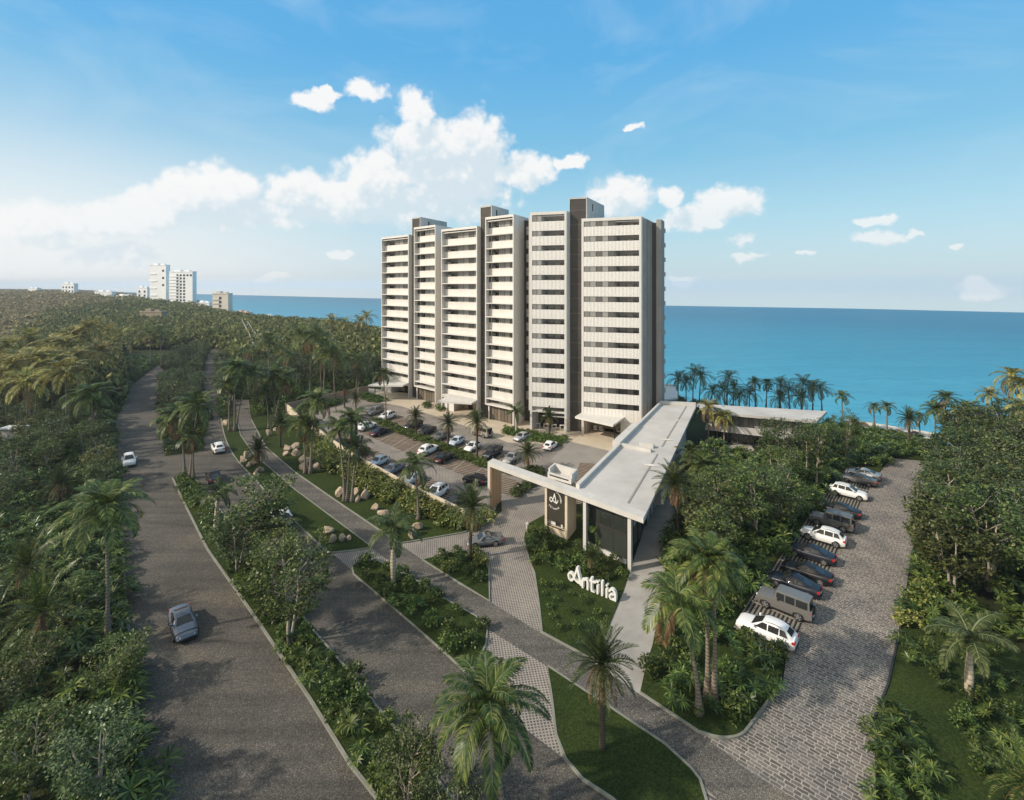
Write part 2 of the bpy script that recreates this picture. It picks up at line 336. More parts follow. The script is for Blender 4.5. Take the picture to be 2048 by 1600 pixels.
def sea_mat():
    m, nt, out = nodes('sea_water'); L = nt.links.new
    tc = N(nt, 'ShaderNodeTexCoord')
    mp = N(nt, 'ShaderNodeMapping', ins={'Rotation': (0, 0, R(25)), 'Scale': (0.012, 0.05, 0.03)}); L(tc.outputs['Object'], mp.inputs['Vector'])
    n1 = N(nt, 'ShaderNodeTexNoise', ins={'Scale': 1.0, 'Detail': 8, 'Roughness': 0.65}); L(mp.outputs[0], n1.inputs['Vector'])
    r = ramp(nt, [(0.25, (0.015, 0.24, 0.38)), (0.5, (0.035, 0.36, 0.52)), (0.75, (0.07, 0.47, 0.61))]); L(n1.outputs['Fac'], r.inputs['Fac'])
    dp = N(nt, 'ShaderNodeVectorMath', operation='DOT_PRODUCT'); L(tc.outputs['Object'], dp.inputs[0]); dp.inputs[1].default_value = (0.70, 0.71, 0)
    dr = N(nt, 'ShaderNodeMapRange', ins={'From Min': 140, 'From Max': 620}); L(dp.outputs['Value'], dr.inputs['Value'])
    da = N(nt, 'ShaderNodeMath', operation='MULTIPLY_ADD', ins={1: 0.5, 2: -0.25}); L(n1.outputs['Fac'], da.inputs[0]); db = N(nt, 'ShaderNodeMath', operation='ADD'); L(dr.outputs[0], db.inputs[0]); L(da.outputs[0], db.inputs[1])
    r = ramp(nt, [(0.0, (0.06, 0.34, 0.475)), (0.35, (0.028, 0.25, 0.385)), (0.8, (0.012, 0.175, 0.30)), (1, (0.009, 0.145, 0.265))]); L(db.outputs[0], r.inputs['Fac'])
    mf = N(nt, 'ShaderNodeMapping', ins={'Rotation': (0, 0, R(25)), 'Scale': (0.10, 0.5, 0.3)}); L(tc.outputs['Object'], mf.inputs['Vector'])
    nf = N(nt, 'ShaderNodeTexNoise', ins={'Scale': 1.0, 'Detail': 5, 'Roughness': 0.75}); L(mf.outputs[0], nf.inputs['Vector'])
    rf = ramp(nt, [(0.30, (0.62, 0.70, 0.76)), (0.45, (0.95, 0.95, 0.96)), (0.62, (1.15, 1.10, 1.07)), (0.68, (1.35, 1.2, 1.15)), (0.73, (3.2, 1.8, 1.5))]); L(nf.outputs['Fac'], rf.inputs['Fac'])
    mxf = N(nt, 'ShaderNodeMix', data_type='RGBA', blend_type='MULTIPLY'); mxf.inputs['Factor'].default_value = 1; L(r.outputs['Color'], mxf.inputs['A']); L(rf.outputs['Color'], mxf.inputs['B'])
    n2 = N(nt, 'ShaderNodeTexNoise', ins={'Scale': 0.35, 'Detail': 6, 'Roughness': 0.7}); L(tc.outputs['Object'], n2.inputs['Vector'])
    bp = N(nt, 'ShaderNodeBump', ins={'Strength': 0.7, 'Distance': 0.6}); L(n2.outputs['Fac'], bp.inputs['Height'])
    b = N(nt, 'ShaderNodeBsdfPrincipled', ins={'Roughness': 0.35, 'Specular IOR Level': 0.12}); L(mxf.outputs['Result'], b.inputs['Base Color']); L(bp.outputs[0], b.inputs['Normal'])
    L(b.outputs[0], out.inputs['Surface'])
    return m
seam = sea_mat()
# foliage
L_palm = leafmat('palm_leaf', [(0, (0.020, 0.042, 0.010)), (0.5, (0.068, 0.112, 0.025)), (0.85, (0.14, 0.175, 0.042)), (1, (0.30, 0.28, 0.09))], 0.22, 0.38, 0.22, 0.3)
L_palmy = leafmat('palm_leaf_yellow', [(0, (0.06, 0.075, 0.015)), (0.5, (0.26, 0.245, 0.055)), (1, (0.60, 0.50, 0.18))], 0.28, 0.4, 0.2, 0.3)
L_date = leafmat('date_palm_leaf', [(0, (0.018, 0.032, 0.009)), (0.6, (0.062, 0.088, 0.026)), (1, (0.16, 0.175, 0.07))], 0.18, 0.42, 0.22, 0.28)
L_dry = leafmat('dry_frond', [(0, (0.110, 0.065, 0.028)), (1, (0.286, 0.190, 0.095))], 0.25, 0.7, 0.2)
L_tree = leafmat('tree_leaf', [(0, (0.020, 0.036, 0.008)), (0.45, (0.060, 0.092, 0.020)), (0.85, (0.125, 0.160, 0.042)), (1, (0.19, 0.21, 0.08))], 0.18, 0.42, 0.35, 0.28)
L_treec = leafmat('tree_leaf_cool', [(0, (0.018, 0.036, 0.013)), (0.5, (0.065, 0.100, 0.038)), (1, (0.18, 0.215, 0.10))], 0.18, 0.42, 0.35, 0.28)
L_shrub = leafmat('shrub_leaf', [(0, (0.018, 0.036, 0.007)), (0.5, (0.062, 0.105, 0.020)), (0.9, (0.15, 0.195, 0.045)), (1, (0.22, 0.25, 0.075))], 0.2, 0.4, 0.35, 0.28)
L_hedge = leafmat('hedge_leaf', [(0, (0.035, 0.058, 0.010)), (0.5, (0.13, 0.165, 0.032)), (1, (0.36, 0.34, 0.11))], 0.22, 0.38, 0.25, 0.28)
L_far = leafmat('far_canopy', [(0, (0.05, 0.065, 0.022)), (0.5, (0.15, 0.168, 0.055)), (1, (0.34, 0.32, 0.125))], 0.25, 0.7, 0.1, 0.15)
L_farbrown = leafmat('dry_canopy', [(0, (0.17, 0.14, 0.07)), (0.5, (0.32, 0.26, 0.14)), (1, (0.48, 0.40, 0.23))], 0.2, 0.8, 0.1, 0.1)
barkpale = mat('pale_bark', (0.38, 0.32, 0.25), 0.85, 0.35, 2.0, 0.15)
def palmbark(name, c0, c1, per):
    m, nt, out = nodes(name); L = nt.links.new
    tc = N(nt, 'ShaderNodeTexCoord'); no = N(nt, 'ShaderNodeTexNoise', ins={'Scale': 1.5, 'Detail': 3}); L(tc.outputs['Object'], no.inputs['Vector'])
    sp = N(nt, 'ShaderNodeSeparateXYZ'); L(tc.outputs['Object'], sp.inputs[0])
    a = N(nt, 'ShaderNodeMath', operation='MULTIPLY_ADD', ins={1: 1 / per}); L(sp.outputs['Z'], a.inputs[0]); L(no.outputs['Fac'], a.inputs[2])
    f = N(nt, 'ShaderNodeMath', operation='FRACT'); L(a.outputs[0], f.inputs[0])
    r = ramp(nt, [(0, c0), (0.35, c1), (0.9, c1), (1, c0)]); L(f.outputs[0], r.inputs['Fac'])
    b = N(nt, 'ShaderNodeBsdfPrincipled', ins={'Roughness': 0.85, 'Specular IOR Level': 0.15}); L(r.outputs['Color'], b.inputs['Base Color']); L(b.outputs[0], out.inputs['Surface'])
    return m
bark_coco = palmbark('ringed_bark', (0.07, 0.055, 0.04), (0.24, 0.20, 0.155), 0.28)
bark_royal = palmbark('royal_bark', (0.26, 0.21, 0.14), (0.46, 0.40, 0.30), 0.35)
bark_date = palmbark('date_bark', (0.03, 0.024, 0.018), (0.10, 0.08, 0.06), 0.16)
shaftm = mat('green_crownshaft', (0.16, 0.21, 0.10), 0.4, 0.15, 1.5, 0.4)
# ------------------------------------------------------------------ camera, sun, sky
cam = bpy.data.cameras.new('camera'); camo = ob('camera', cam)
camo.location = (0, 0, H); camo.rotation_euler = (R(90), 0, 0)
cam.sensor_width = 36; cam.lens = 36 * F / 2048; cam.shift_y = -231.0 / 2048
cam.clip_start = 0.5; cam.clip_end = 30000
SC.camera = camo
SUN_AZ = -108.0   # bearing from +Y, clockwise; behind the camera's left shoulder
SUN_EL = 34.0
sun = bpy.data.lights.new('sun', 'SUN'); suno = ob('sun', sun)
sun.energy = 4.3; sun.angle = R(1.5); sun.color = (1.0, 0.905, 0.785)
sd = Vector((math.sin(R(SUN_AZ)) * math.cos(R(SUN_EL)), math.cos(R(SUN_AZ)) * math.cos(R(SUN_EL)), math.sin(R(SUN_EL))))
suno.rotation_euler = sd.to_track_quat('Z', 'Y').to_euler()
w = bpy.data.worlds.new('World'); SC.world = w; w.use_nodes = True
SC.view_settings.view_transform = 'Standard'; SC.view_settings.look = 'None'; SC.view_settings.gamma = 1; SC.view_settings.exposure = 0
def build_sky():
    nt = w.node_tree; nt.nodes.clear(); L = nt.links.new
    out = N(nt, 'ShaderNodeOutputWorld'); bg = N(nt, 'ShaderNodeBackground')
    tc = N(nt, 'ShaderNodeTexCoord'); sp = N(nt, 'ShaderNodeSeparateXYZ'); L(tc.outputs['Generated'], sp.inputs[0])
    # azimuth and elevation of the ray, in degrees
    az = N(nt, 'ShaderNodeMath', operation='ARCTAN2'); L(sp.outputs['X'], az.inputs[0]); L(sp.outputs['Y'], az.inputs[1])
    azd = N(nt, 'ShaderNodeMath', operation='DEGREES'); L(az.outputs[0], azd.inputs[0])
    el = N(nt, 'ShaderNodeMath', operation='ARCSINE'); L(sp.outputs['Z'], el.inputs[0])
    eld = N(nt, 'ShaderNodeMath', operation='DEGREES'); L(el.outputs[0], eld.inputs[0])
    p = N(nt, 'ShaderNodeCombineXYZ'); L(azd.outputs[0], p.inputs[0]); L(eld.outputs[0], p.inputs[1])
    # clear sky
    e01 = N(nt, 'ShaderNodeMapRange', ins={'From Min': -4, 'From Max': 60}); L(eld.outputs[0], e01.inputs['Value'])
    def E(d): return (d + 4) / 64.0
    r = ramp(nt, [(0.0, (0.64, 0.80, 0.87)), (E(1), (0.65, 0.82, 0.89)), (E(7), (0.46, 0.76, 0.90)), (E(14), (0.24, 0.60, 0.86)), (E(24), (0.125, 0.485, 0.88)), (E(34), (0.11, 0.45, 0.86)), (E(48), (0.26, 0.44, 0.62)), (1, (0.32, 0.42, 0.52))])
    L(e01.outputs[0], r.inputs['Fac'])
    st = N(nt, 'ShaderNodeTexSky', sky_type='NISHITA'); st.sun_disc = False; st.sun_elevation = R(SUN_EL); st.sun_rotation = R(SUN_AZ)
    ab = N(nt, 'ShaderNodeMath', operation='ABSOLUTE'); L(sp.outputs['Z'], ab.inputs[0])
    cv = N(nt, 'ShaderNodeCombineXYZ'); L(sp.outputs['X'], cv.inputs[0]); L(sp.outputs['Y'], cv.inputs[1]); L(ab.outputs[0], cv.inputs[2]); L(cv.outputs[0], st.inputs['Vector'])
    ss = N(nt, 'ShaderNodeVectorMath', operation='SCALE'); ss.inputs['Scale'].default_value = 0.10; L(st.outputs[0], ss.inputs[0])
    m0 = N(nt, 'ShaderNodeMix', data_type='RGBA'); m0.inputs['Factor'].default_value = 0.16; L(r.outputs['Color'], m0.inputs['A']); L(ss.outputs[0], m0.inputs['B'])
    col = m0.outputs['Result']
    # pale glow towards the sun's side, low down
    ga = N(nt, 'ShaderNodeMapRange', ins={'From Min': 2, 'From Max': -50}, interpolation_type='SMOOTHSTEP'); L(azd.outputs[0], ga.inputs['Value'])
    ge = N(nt, 'ShaderNodeMapRange', ins={'From Min': 21, 'From Max': -1}, interpolation_type='SMOOTHSTEP'); L(eld.outputs[0], ge.inputs['Value'])
    gm = N(nt, 'ShaderNodeMath', operation='MULTIPLY'); L(ga.outputs[0], gm.inputs[0]); L(ge.outputs[0], gm.inputs[1])
    m1 = N(nt, 'ShaderNodeMix', data_type='RGBA'); L(gm.outputs[0], m1.inputs['Factor']); L(col, m1.inputs['A']); m1.inputs['B'].default_value = (0.93, 0.935, 0.93, 1); col = m1.outputs['Result']
    # added warm sky, unseen behind the camera's left shoulder, for warmer fill light
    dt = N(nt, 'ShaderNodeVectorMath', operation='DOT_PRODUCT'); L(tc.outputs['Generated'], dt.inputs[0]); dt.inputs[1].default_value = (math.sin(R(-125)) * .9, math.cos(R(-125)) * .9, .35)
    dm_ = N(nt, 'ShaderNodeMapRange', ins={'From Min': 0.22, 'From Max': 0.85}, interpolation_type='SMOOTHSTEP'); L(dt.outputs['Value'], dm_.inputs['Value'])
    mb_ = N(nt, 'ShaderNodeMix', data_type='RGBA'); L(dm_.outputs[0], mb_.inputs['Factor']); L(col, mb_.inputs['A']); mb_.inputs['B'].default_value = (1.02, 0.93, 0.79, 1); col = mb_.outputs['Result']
    # thin high cloud
    mpc = N(nt, 'ShaderNodeMapping', ins={'Rotation': (0, 0, R(35)), 'Scale': (0.045, 0.10, 1)}); L(p.outputs[0], mpc.inputs['Vector'])
    nc = N(nt, 'ShaderNodeTexNoise', ins={'Scale': 1.0, 'Detail': 6, 'Roughness': 0.6, 'Distortion': 1.2}); L(mpc.outputs[0], nc.inputs['Vector'])
    cc = N(nt, 'ShaderNodeMapRange', ins={'From Min': 0.48, 'From Max': 0.85, 'To Max': 0.34}); L(nc.outputs['Fac'], cc.inputs['Value'])
    m2 = N(nt, 'ShaderNodeMix', data_type='RGBA'); L(cc.outputs[0], m2.inputs['Factor']); L(col, m2.inputs['A']); m2.inputs['B'].default_value = (0.66, 0.80, 0.90, 1); col = m2.outputs['Result']
    # cumulus: a union of puffs (centre and half-size in photo pixels, turned into bearings and elevations), edges broken up by noise
    def ae(px, py):
        x, z = (px - 1024) / F, (569 - py) / F; return math.degrees(math.atan(x)), math.degrees(math.atan2(z, math.hypot(1, x)))
    puffs = [(830, 215, 40, 45), (850, 290, 95, 60), (950, 285, 75, 65), (905, 350, 150, 75), (1045, 345, 75, 40), (760, 350, 90, 55), (720, 395, 120, 45),
             (840, 410, 190, 45), (600, 385, 75, 55), (660, 420, 120, 35), (455, 385, 85, 60), (380, 390, 75, 55), (330, 420, 110, 45), (480, 425, 130, 35),
             (215, 440, 120, 45), (90, 450, 130, 50), (622, 202, 50, 24), (657, 190, 20, 18), (728, 184, 42, 26), (1140, 322, 42, 16), (1265, 256, 24, 9),
             (1240, 395, 75, 50), (1380, 438, 75, 28), (1460, 405, 75, 40), (1340, 395, 30, 28), (1755, 478, 62, 20), (1750, 442, 45, 11),
             (1485, 480, 28, 12), (1495, 513, 38, 12), (1370, 563, 36, 12), (240, 512, 100, 28), (1960, 580, 60, 22), (1830, 466, 20, 9), (1915, 491, 22, 8), (680, 512, 32, 11), (1620, 505, 18, 7), (540, 555, 40, 9)]
    # domain warp
    n1 = N(nt, 'ShaderNodeTexNoise', ins={'Scale': 0.42, 'Detail': 7, 'Roughness': 0.57}); L(p.outputs[0], n1.inputs['Vector'])
    ns = N(nt, 'ShaderNodeVectorMath', operation='SUBTRACT'); L(n1.outputs['Color'], ns.inputs[0]); ns.inputs[1].default_value = (0.5, 0.5, 0.5)
    nsc = N(nt, 'ShaderNodeVectorMath', operation='MULTIPLY'); L(ns.outputs[0], nsc.inputs[0]); nsc.inputs[1].default_value = (3.4, 2.8, 0)
    pw = N(nt, 'ShaderNodeVectorMath', operation='ADD'); L(p.outputs[0], pw.inputs[0]); L(nsc.outputs[0], pw.inputs[1])
    def field(off):
        pv = N(nt, 'ShaderNodeVectorMath', operation='ADD'); L(pw.outputs[0], pv.inputs[0]); pv.inputs[1].default_value = off
        prev = None
        for (x, y, rx, ry) in puffs:
            a, e = ae(x, y); a2, _ = ae(x + rx, y); _, e2 = ae(x, y - ry)
            sx, sy = .92 / abs(a2 - a), .92 / abs(e2 - e)
            k = 1.0 if rx > 60 else 0.8
            mp = N(nt, 'ShaderNodeMapping', ins={'Location': (-a * sx, -e * sy, 0), 'Scale': (sx, sy, 1)}); L(pv.outputs[0], mp.inputs['Vector'])
            ln = N(nt, 'ShaderNodeVectorMath', operation='LENGTH'); L(mp.outputs[0], ln.inputs[0])
            if prev is None: prev = ln.outputs['Value']
            else:
                sm = N(nt, 'ShaderNodeMath', operation='SMOOTH_MIN', ins={2: 0.12}); L(prev, sm.inputs[0]); L(ln.outputs['Value'], sm.inputs[1]); prev = sm.outputs[0]
        return prev
    f0 = field((0, 0, 0))
    vo = N(nt, 'ShaderNodeTexVoronoi', feature='SMOOTH_F1', ins={'Scale': 0.62, 'Smoothness': 0.35, 'Detail': 2.0, 'Roughness': 0.55}); L(p.outputs[0], vo.inputs['Vector'])
    va = N(nt, 'ShaderNodeMath', operation='MULTIPLY_ADD', ins={1: 0.32, 2: -0.215}); L(vo.outputs['Distance'], va.inputs[0])
    fa = N(nt, 'ShaderNodeMath', operation='ADD'); L(f0, fa.inputs[0]); L(va.outputs[0], fa.inputs[1]); f0 = fa.outputs[0]
    den = N(nt, 'ShaderNodeMapRange', ins={'From Min': 1.12, 'From Max': 0.66, 'To Max': 0.95}, interpolation_type='SMOOTHSTEP'); L(f0, den.inputs['Value'])
    # shading inside: bright towards the upper left, blue-grey where the cloud lies thick between the eye's ray and the sun
    f1 = field((-1.5, 2.4, 0))
    fb = N(nt, 'ShaderNodeMath', operation='MULTIPLY_ADD', ins={1: -0.75}); L(vo.outputs['Distance'], fb.inputs[0]); L(f1, fb.inputs[2])
    n2 = N(nt, 'ShaderNodeTexNoise', ins={'Scale': 0.16, 'Detail': 4, 'Roughness': 0.5}); L(p.outputs[0], n2.inputs['Vector'])
    fc = N(nt, 'ShaderNodeMath', operation='MULTIPLY_ADD', ins={1: 1.1}); L(n2.outputs['Fac'], fc.inputs[0]); L(fb.outputs[0], fc.inputs[2])
    sh = N(nt, 'ShaderNodeMapRange', ins={'From Min': 0.12, 'From Max': 1.05}, interpolation_type='SMOOTHSTEP'); L(fc.outputs[0], sh.inputs['Value'])
    rs = ramp(nt, [(0.0, (0.70, 0.80, 0.86)), (0.3, (0.80, 0.865, 0.90)), (0.62, (0.91, 0.93, 0.935)), (0.95, (0.975, 0.97, 0.96))]); L(sh.outputs[0], rs.inputs['Fac'])
    bot = N(nt, 'ShaderNodeMapRange', ins={'From Min': 5.0, 'From Max': 10.0, 'To Min': 0.72, 'To Max': 1.0}); L(eld.outputs[0], bot.inputs['Value'])
    dm = N(nt, 'ShaderNodeMath', operation='MULTIPLY'); L(den.outputs[0], dm.inputs[0]); L(bot.outputs[0], dm.inputs[1])
    m3 = N(nt, 'ShaderNodeMix', data_type='RGBA'); L(dm.outputs[0], m3.inputs['Factor']); L(col, m3.inputs['A']); L(rs.outputs['Color'], m3.inputs['B']); col = m3.outputs['Result']
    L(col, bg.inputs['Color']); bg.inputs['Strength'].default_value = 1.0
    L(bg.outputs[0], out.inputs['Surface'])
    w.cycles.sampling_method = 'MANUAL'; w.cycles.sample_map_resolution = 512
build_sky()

HAZE = 0.00019
# ------------------------------------------------------------------ terrain and sea
COAST = [(-1600, 1900), (-900, 1250), (-420, 720), (-270, 500), (-185, 425), (-98, 365), (20, 190), (46, 150), (64, 136), (78, 125), (91, 113), (102, 106), (125, 93), (200, 50), (330, -20)]
def coast_d(x, y):
    best = 1e9; sg = 1
    for i in range(len(COAST) - 1):
        ax, ay = COAST[i]; bx, by = COAST[i + 1]; dx, dy = bx - ax, by - ay
        t = max(0, min(1, ((x - ax) * dx + (y - ay) * dy) / (dx * dx + dy * dy)))
        ex, ey = x - ax - t * dx, y - ay - t * dy; d = math.hypot(ex, ey)
        if d < best: best = d; sg = 1 if dx * ey - dy * ex < 0 else -1
    return best * sg
def sst(a, b, x):
    t = max(0, min(1, (x - a) / (b - a))); return t * t * (3 - 2 * t)
def terrain(x, y):
    cd = coast_d(x, y)
    z = -11 + 8.6 * sst(-6, 6, cd) + 2.4 * sst(6, 26, cd)
    s = -x / max(y, 1)
    z += 14.5 * sst(230, 620, y) * sst(0.45, 1.0, s)
    return z
def terrain_mesh():
    ys = [6 * 1.055 ** i for i in range(108)]; ss = np.linspace(-2.4, 2.4, 170)
    mb = MB(); vs = [(s * y, y, terrain(s * y, y) - 0.03) for y in ys for s in ss]
    n = len(ss); fs = [(i * n + j, i * n + j + 1, (i + 1) * n + j + 1, (i + 1) * n + j) for i in range(len(ys) - 1) for j in range(n - 1)]
    fs = [f for f in fs if any(coast_d(vs[i][0], vs[i][1]) > -25 for i in f)]
    mb.add(vs, fs, 0, True)
    tag(mb.build('ground', soilm), kind='structure')
terrain_mesh()
mb = MB()
SEA = -8.0
edge = [(-420, 576), (0, 577), (388, 588), (763, 597), (1317, 611), (1700, 617), (2048, 625), (2500, 634)]
far = [G(x, y, SEA) for x, y in edge]
mb.add([(p.x, p.y, SEA) for p in far] + [(700, 60, SEA), (300, -20, SEA), (-60, 140, SEA), (-420, 600, SEA), (-1600, 1700, SEA)], [tuple(range(len(edge) + 4, -1, -1))])
tag(mb.build('sea', seam), kind='structure')

# ------------------------------------------------------------------ roads, paths, paving (sheets a few mm apart), lawns (raised 0.1 m) with kerbs
def sheet(name, pts, z, m, kind='structure'):
    mb = MB(); P = GL(pts); n = len(P)
    if sum(P[i].x * P[(i + 1) % n].y - P[(i + 1) % n].x * P[i].y for i in range(n)) < 0: P = P[::-1]
    mb.add([(p.x, p.y, z) for p in P], [tuple(range(n))])
    return tag(mb.build(name, m), kind=kind)
def raised(name, pts, z, m):
    mb = MB(); mb.prism([(p.x, p.y) for p in GL(pts)], -0.02, z, 0)
    return tag(mb.build(name, m), kind='structure')
def kerb(pts, wd=0.16, h=0.14, closed=False, m=None):
    P = [Vector((p.x, p.y)) for p in GL(pts)]
    if closed: P.append(P[0])
    mb = MB(); L_, R_ = [], []
    for i, p in enumerate(P):
        a = P[max(0, i - 1)]; b = P[min(len(P) - 1, i + 1)]
        if closed and i in (0, len(P) - 1): a = P[-2]; b = P[1]
        t = (b - a).normalized(); nn = Vector((-t.y, t.x)) * wd / 2
        L_.append(p + nn); R_.append(p - nn)
    for i in range(len(P) - 1):
        c = [(*R_[i], 0), (*R_[i + 1], 0), (*L_[i + 1], 0), (*L_[i], 0)]
        mb.hexa([*c, *[(q[0], q[1], h) for q in c]])
    return tag(mb.build('kerb', m or kerbm), kind='structure')
def smooth(pts, k=2):
    for _ in range(k):
        o = [pts[0]]
        for a, b in zip(pts, pts[1:]):
            o += [(a[0] * .75 + b[0] * .25, a[1] * .75 + b[1] * .25), (a[0] * .25 + b[0] * .75, a[1] * .25 + b[1] * .75)]
        o.append(pts[-1]); pts = o
    return pts
A_L = [(296, 1700), (290, 1600), (280, 1480), (262, 1300), (252, 1200), (246, 1100), (240, 1000), (236, 900), (232, 840), (264, 770), (310, 735), (347, 712)]
A_top = [(420, 692), (455, 696)]
M2_L = [(345, 957), (375, 1020), (415, 1100), (520, 1250), (620, 1400), (700, 1530), (755, 1600), (845, 1720)]
M2_R = [(370, 944), (394, 962), (424, 1002), (478, 1066), (556, 1172), (637, 1274), (701, 1348), (768, 1432), (813, 1485), (905, 1600), (985, 1700)]
LW1_L = [(442, 838), (450, 879), (470, 918), (508, 957), (563, 1020), (618, 1070), (645, 1098)]
LW1_R = [(474, 838), (481, 871), (508, 910), (590, 980), (669, 1039), (738, 1091)]
PC_R = [(498, 800), (503, 840), (532, 895), (590, 945), (669, 1000), (747, 1053), (794, 1085)]
road = A_L + A_top + [(452, 730), (440, 770), (436, 800), (442, 838)] + LW1_L[1:] + [(669, 1108), (704, 1140), (787, 1217), (897, 1313), (1057, 1463), (1131, 1520), (1166, 1561), (1225, 1600), (1350, 1700)]
sheet('road', road, 0.010, asphalt)
path_poly = [(470, 800), (474, 838)] + LW1_R[1:] + [(743, 1096), (830, 1160), (897, 1203), (951, 1233), (975, 1258), (1096, 1334), (1217, 1414), (1330, 1490), (1381, 1537), (1400, 1561), (1412, 1600), (1440, 1720), (1720, 1720), (1590, 1600), (1500, 1545), (1440, 1497), (1397, 1467), (1280, 1389), (1178, 1319), (1084, 1268), (979, 1203), (920, 1168), (846, 1121)] + PC_R[::-1]
sheet('cycle_path', path_poly, 0.018, pathmat)
# grid pavers: driveway from the gate, its two branches to the road, and the car park
sheet('driveway', [(817, 1086), (927, 1066), (985, 1040), (1004, 1022), (1001, 985), (1180, 985), (1088, 1066), (1053, 1050), (1047, 1078), (1058, 1120), (1069, 1147), (1078, 1209), (1084, 1268), (979, 1203), (920, 1168), (846, 1121), (794, 1086)], 0.006, pavers)
sheet('driveway', [(665, 1108), (743, 1096), (830, 1160), (704, 1140)], 0.014, pavers)
sheet('driveway', [(975, 1258), (1096, 1334), (1104, 1401), (1112, 1471), (1131, 1520), (1057, 1463), (897, 1313)], 0.014, pavers)
sheet('car_park', [(572, 826), (740, 782), (1240, 872), (1180, 985), (1001, 985), (985, 1040), (935, 1040)], 0.010, pavers)
sheet('forecourt', [(690, 793), (735, 776), (880, 795), (1240, 868), (1232, 905), (1130, 892), (1080, 888), (1015, 885), (960, 862), (870, 832), (800, 812)], 0.018, forecourt)
sheet('dropoff', [(1104, 918), (1136, 882), (1232, 905), (1190, 960)], 0.024, dropoff)
sheet('parking_bays', [(714, 863), (809, 904), (920, 948), (1018, 993), (1043, 965), (969, 939), (847, 889), (781, 863), (738, 846)], 0.016, slat_main)
sheet('parking_bays', [(748, 838), (836, 872), (913, 903), (980, 930), (1020, 948), (1046, 917), (1009, 904), (930, 886), (873, 860), (785, 826)], 0.016, slat_main)
sheet('parking_bays', [(640, 868), (700, 906), (760, 942), (820, 970), (885, 1004), (935, 1028), (962, 1003), (915, 982), (850, 952), (790, 920), (735, 892), (670, 858)], 0.016, slat_main)
sheet('parking_bays', [(1130, 1010), (1163, 1008), (1205, 930), (1160, 925)], 0.028, slat_main)
def bay_lines(a, b, c, d, n, wd, z, m):
    """raised strips between bays, from side a-b to side c-d"""
    for k in range(n + 1):
        t = k / n
        p = G(a[0] + (b[0] - a[0]) * t, a[1] + (b[1] - a[1]) * t); q = G(c[0] + (d[0] - c[0]) * t, c[1] + (d[1] - c[1]) * t)
        t_ = (q - p).normalized(); nn = Vector((-t_.y, t_.x, 0)) * wd / 2
        mb = MB(); mb.prism([(*(p + nn).xy,), (*(p - nn).xy,), (*(q - nn).xy,), (*(q + nn).xy,)], 0.012, z)
        tag(mb.build('bay_marking', m), kind='structure')
def bay_lines_w(a, b, c, d, n, wd, z, m):
    A, B, C_, D = G(*a), G(*b), G(*c), G(*d)
    for k in range(n + 1):
        p = A.lerp(B, k / n); q = C_.lerp(D, k / n); t_ = (q - p).normalized(); nn = Vector((-t_.y, t_.x, 0)) * wd / 2
        mb = MB(); mb.prism([((p + nn).x, (p + nn).y), ((p - nn).x, (p - nn).y), ((q - nn).x, (q - nn).y), ((q + nn).x, (q + nn).y)], 0.012, z)
        tag(mb.build('bay_marking', m), kind='structure')
bay_lines_w((714, 863), (1018, 993), (746, 848), (1043, 965), 10, 0.18, 0.032, bayline)
bay_lines_w((752, 839), (1020, 948), (788, 827), (1046, 917), 9, 0.18, 0.032, bayline)
bay_lines_w((640, 868), (935, 1028), (670, 858), (962, 1003), 11, 0.18, 0.032, bayline)
# right-hand lane of cobbles with its row of striped bays
lot_left = [(1440, 1480), (1482, 1475), (1502, 1450), (1565, 1370), (1574, 1308)]
sheet('cobbled_lane', [(1397, 1467)] + lot_left + [(1608, 1242), (1673, 1108), (1718, 1016), (1760, 945), (1782, 916), (1864, 924), (1845, 1020), (1822, 1110), (1802, 1250), (1776, 1370), (1748, 1440), (1752, 1600), (1770, 1720), (1700, 1720), (1590, 1600), (1500, 1545)], 0.014, cobble)
sheet('cobbled_lane', [(1381, 1535), (1400, 1561), (1470, 1640), (1412, 1640)], 0.022, cobble)
sheet('parking_bays', [(1466, 1255), (1520, 1300), (1574, 1308), (1608, 1242), (1673, 1108), (1718, 1016), (1760, 945), (1693, 931), (1641, 997), (1579, 1085), (1517, 1170)], 0.012, slat_lot)
bay_lines_w((1468, 1253), (1693, 931), (1574, 1303), (1758, 946), 11, 0.22, 0.024, bayline)
sheet('walkway', [(1385, 975), (1366, 1010), (1340, 1110), (1330, 1140), (1315, 1240), (1305, 1290), (1290, 1340), (1280, 1389), (1178, 1319), (1213, 1268), (1221, 1245), (1244, 1190), (1260, 1143), (1290, 1050), (1330, 975)], 0.010, concrete)
# lawns and planting beds
lawn1 = LW1_L + [(652, 1105), (669, 1107), (741, 1097)] + LW1_R[::-1]
raised('lawn', lawn1, 0.09, lawnm); kerb(smooth(lawn1[:-len(LW1_R)]) ); kerb(LW1_R, 0.16, 0.135)
hedge_out = [(934, 1062), (890, 1057), (840, 1033), (779, 1006), (731, 985), (687, 951), (652, 946), (625, 905), (600, 872), (585, 846)]
lawn2 = PC_R[1:] + [(817, 1085), (927, 1066), (990, 1040), (925, 1044), (876, 1014), (826, 992), (768, 960), (721, 937), (660, 907), (600, 852), (585, 838), (560, 820)]
raised('lawn', lawn2, 0.09, lawnm); kerb(PC_R[1:] + [(804, 1087), (817, 1085), (927, 1066), (988, 1041)])
lawn3 = [(1096, 1334), (1217, 1414), (1330, 1490), (1381, 1537), (1400, 1561), (1412, 1600), (1430, 1700), (1340, 1700), (1225, 1600), (1166, 1561), (1131, 1520), (1112, 1471), (1104, 1401)]
raised('lawn', lawn3, 0.09, lawnm); kerb(lawn3, 0.17, 0.13, True)
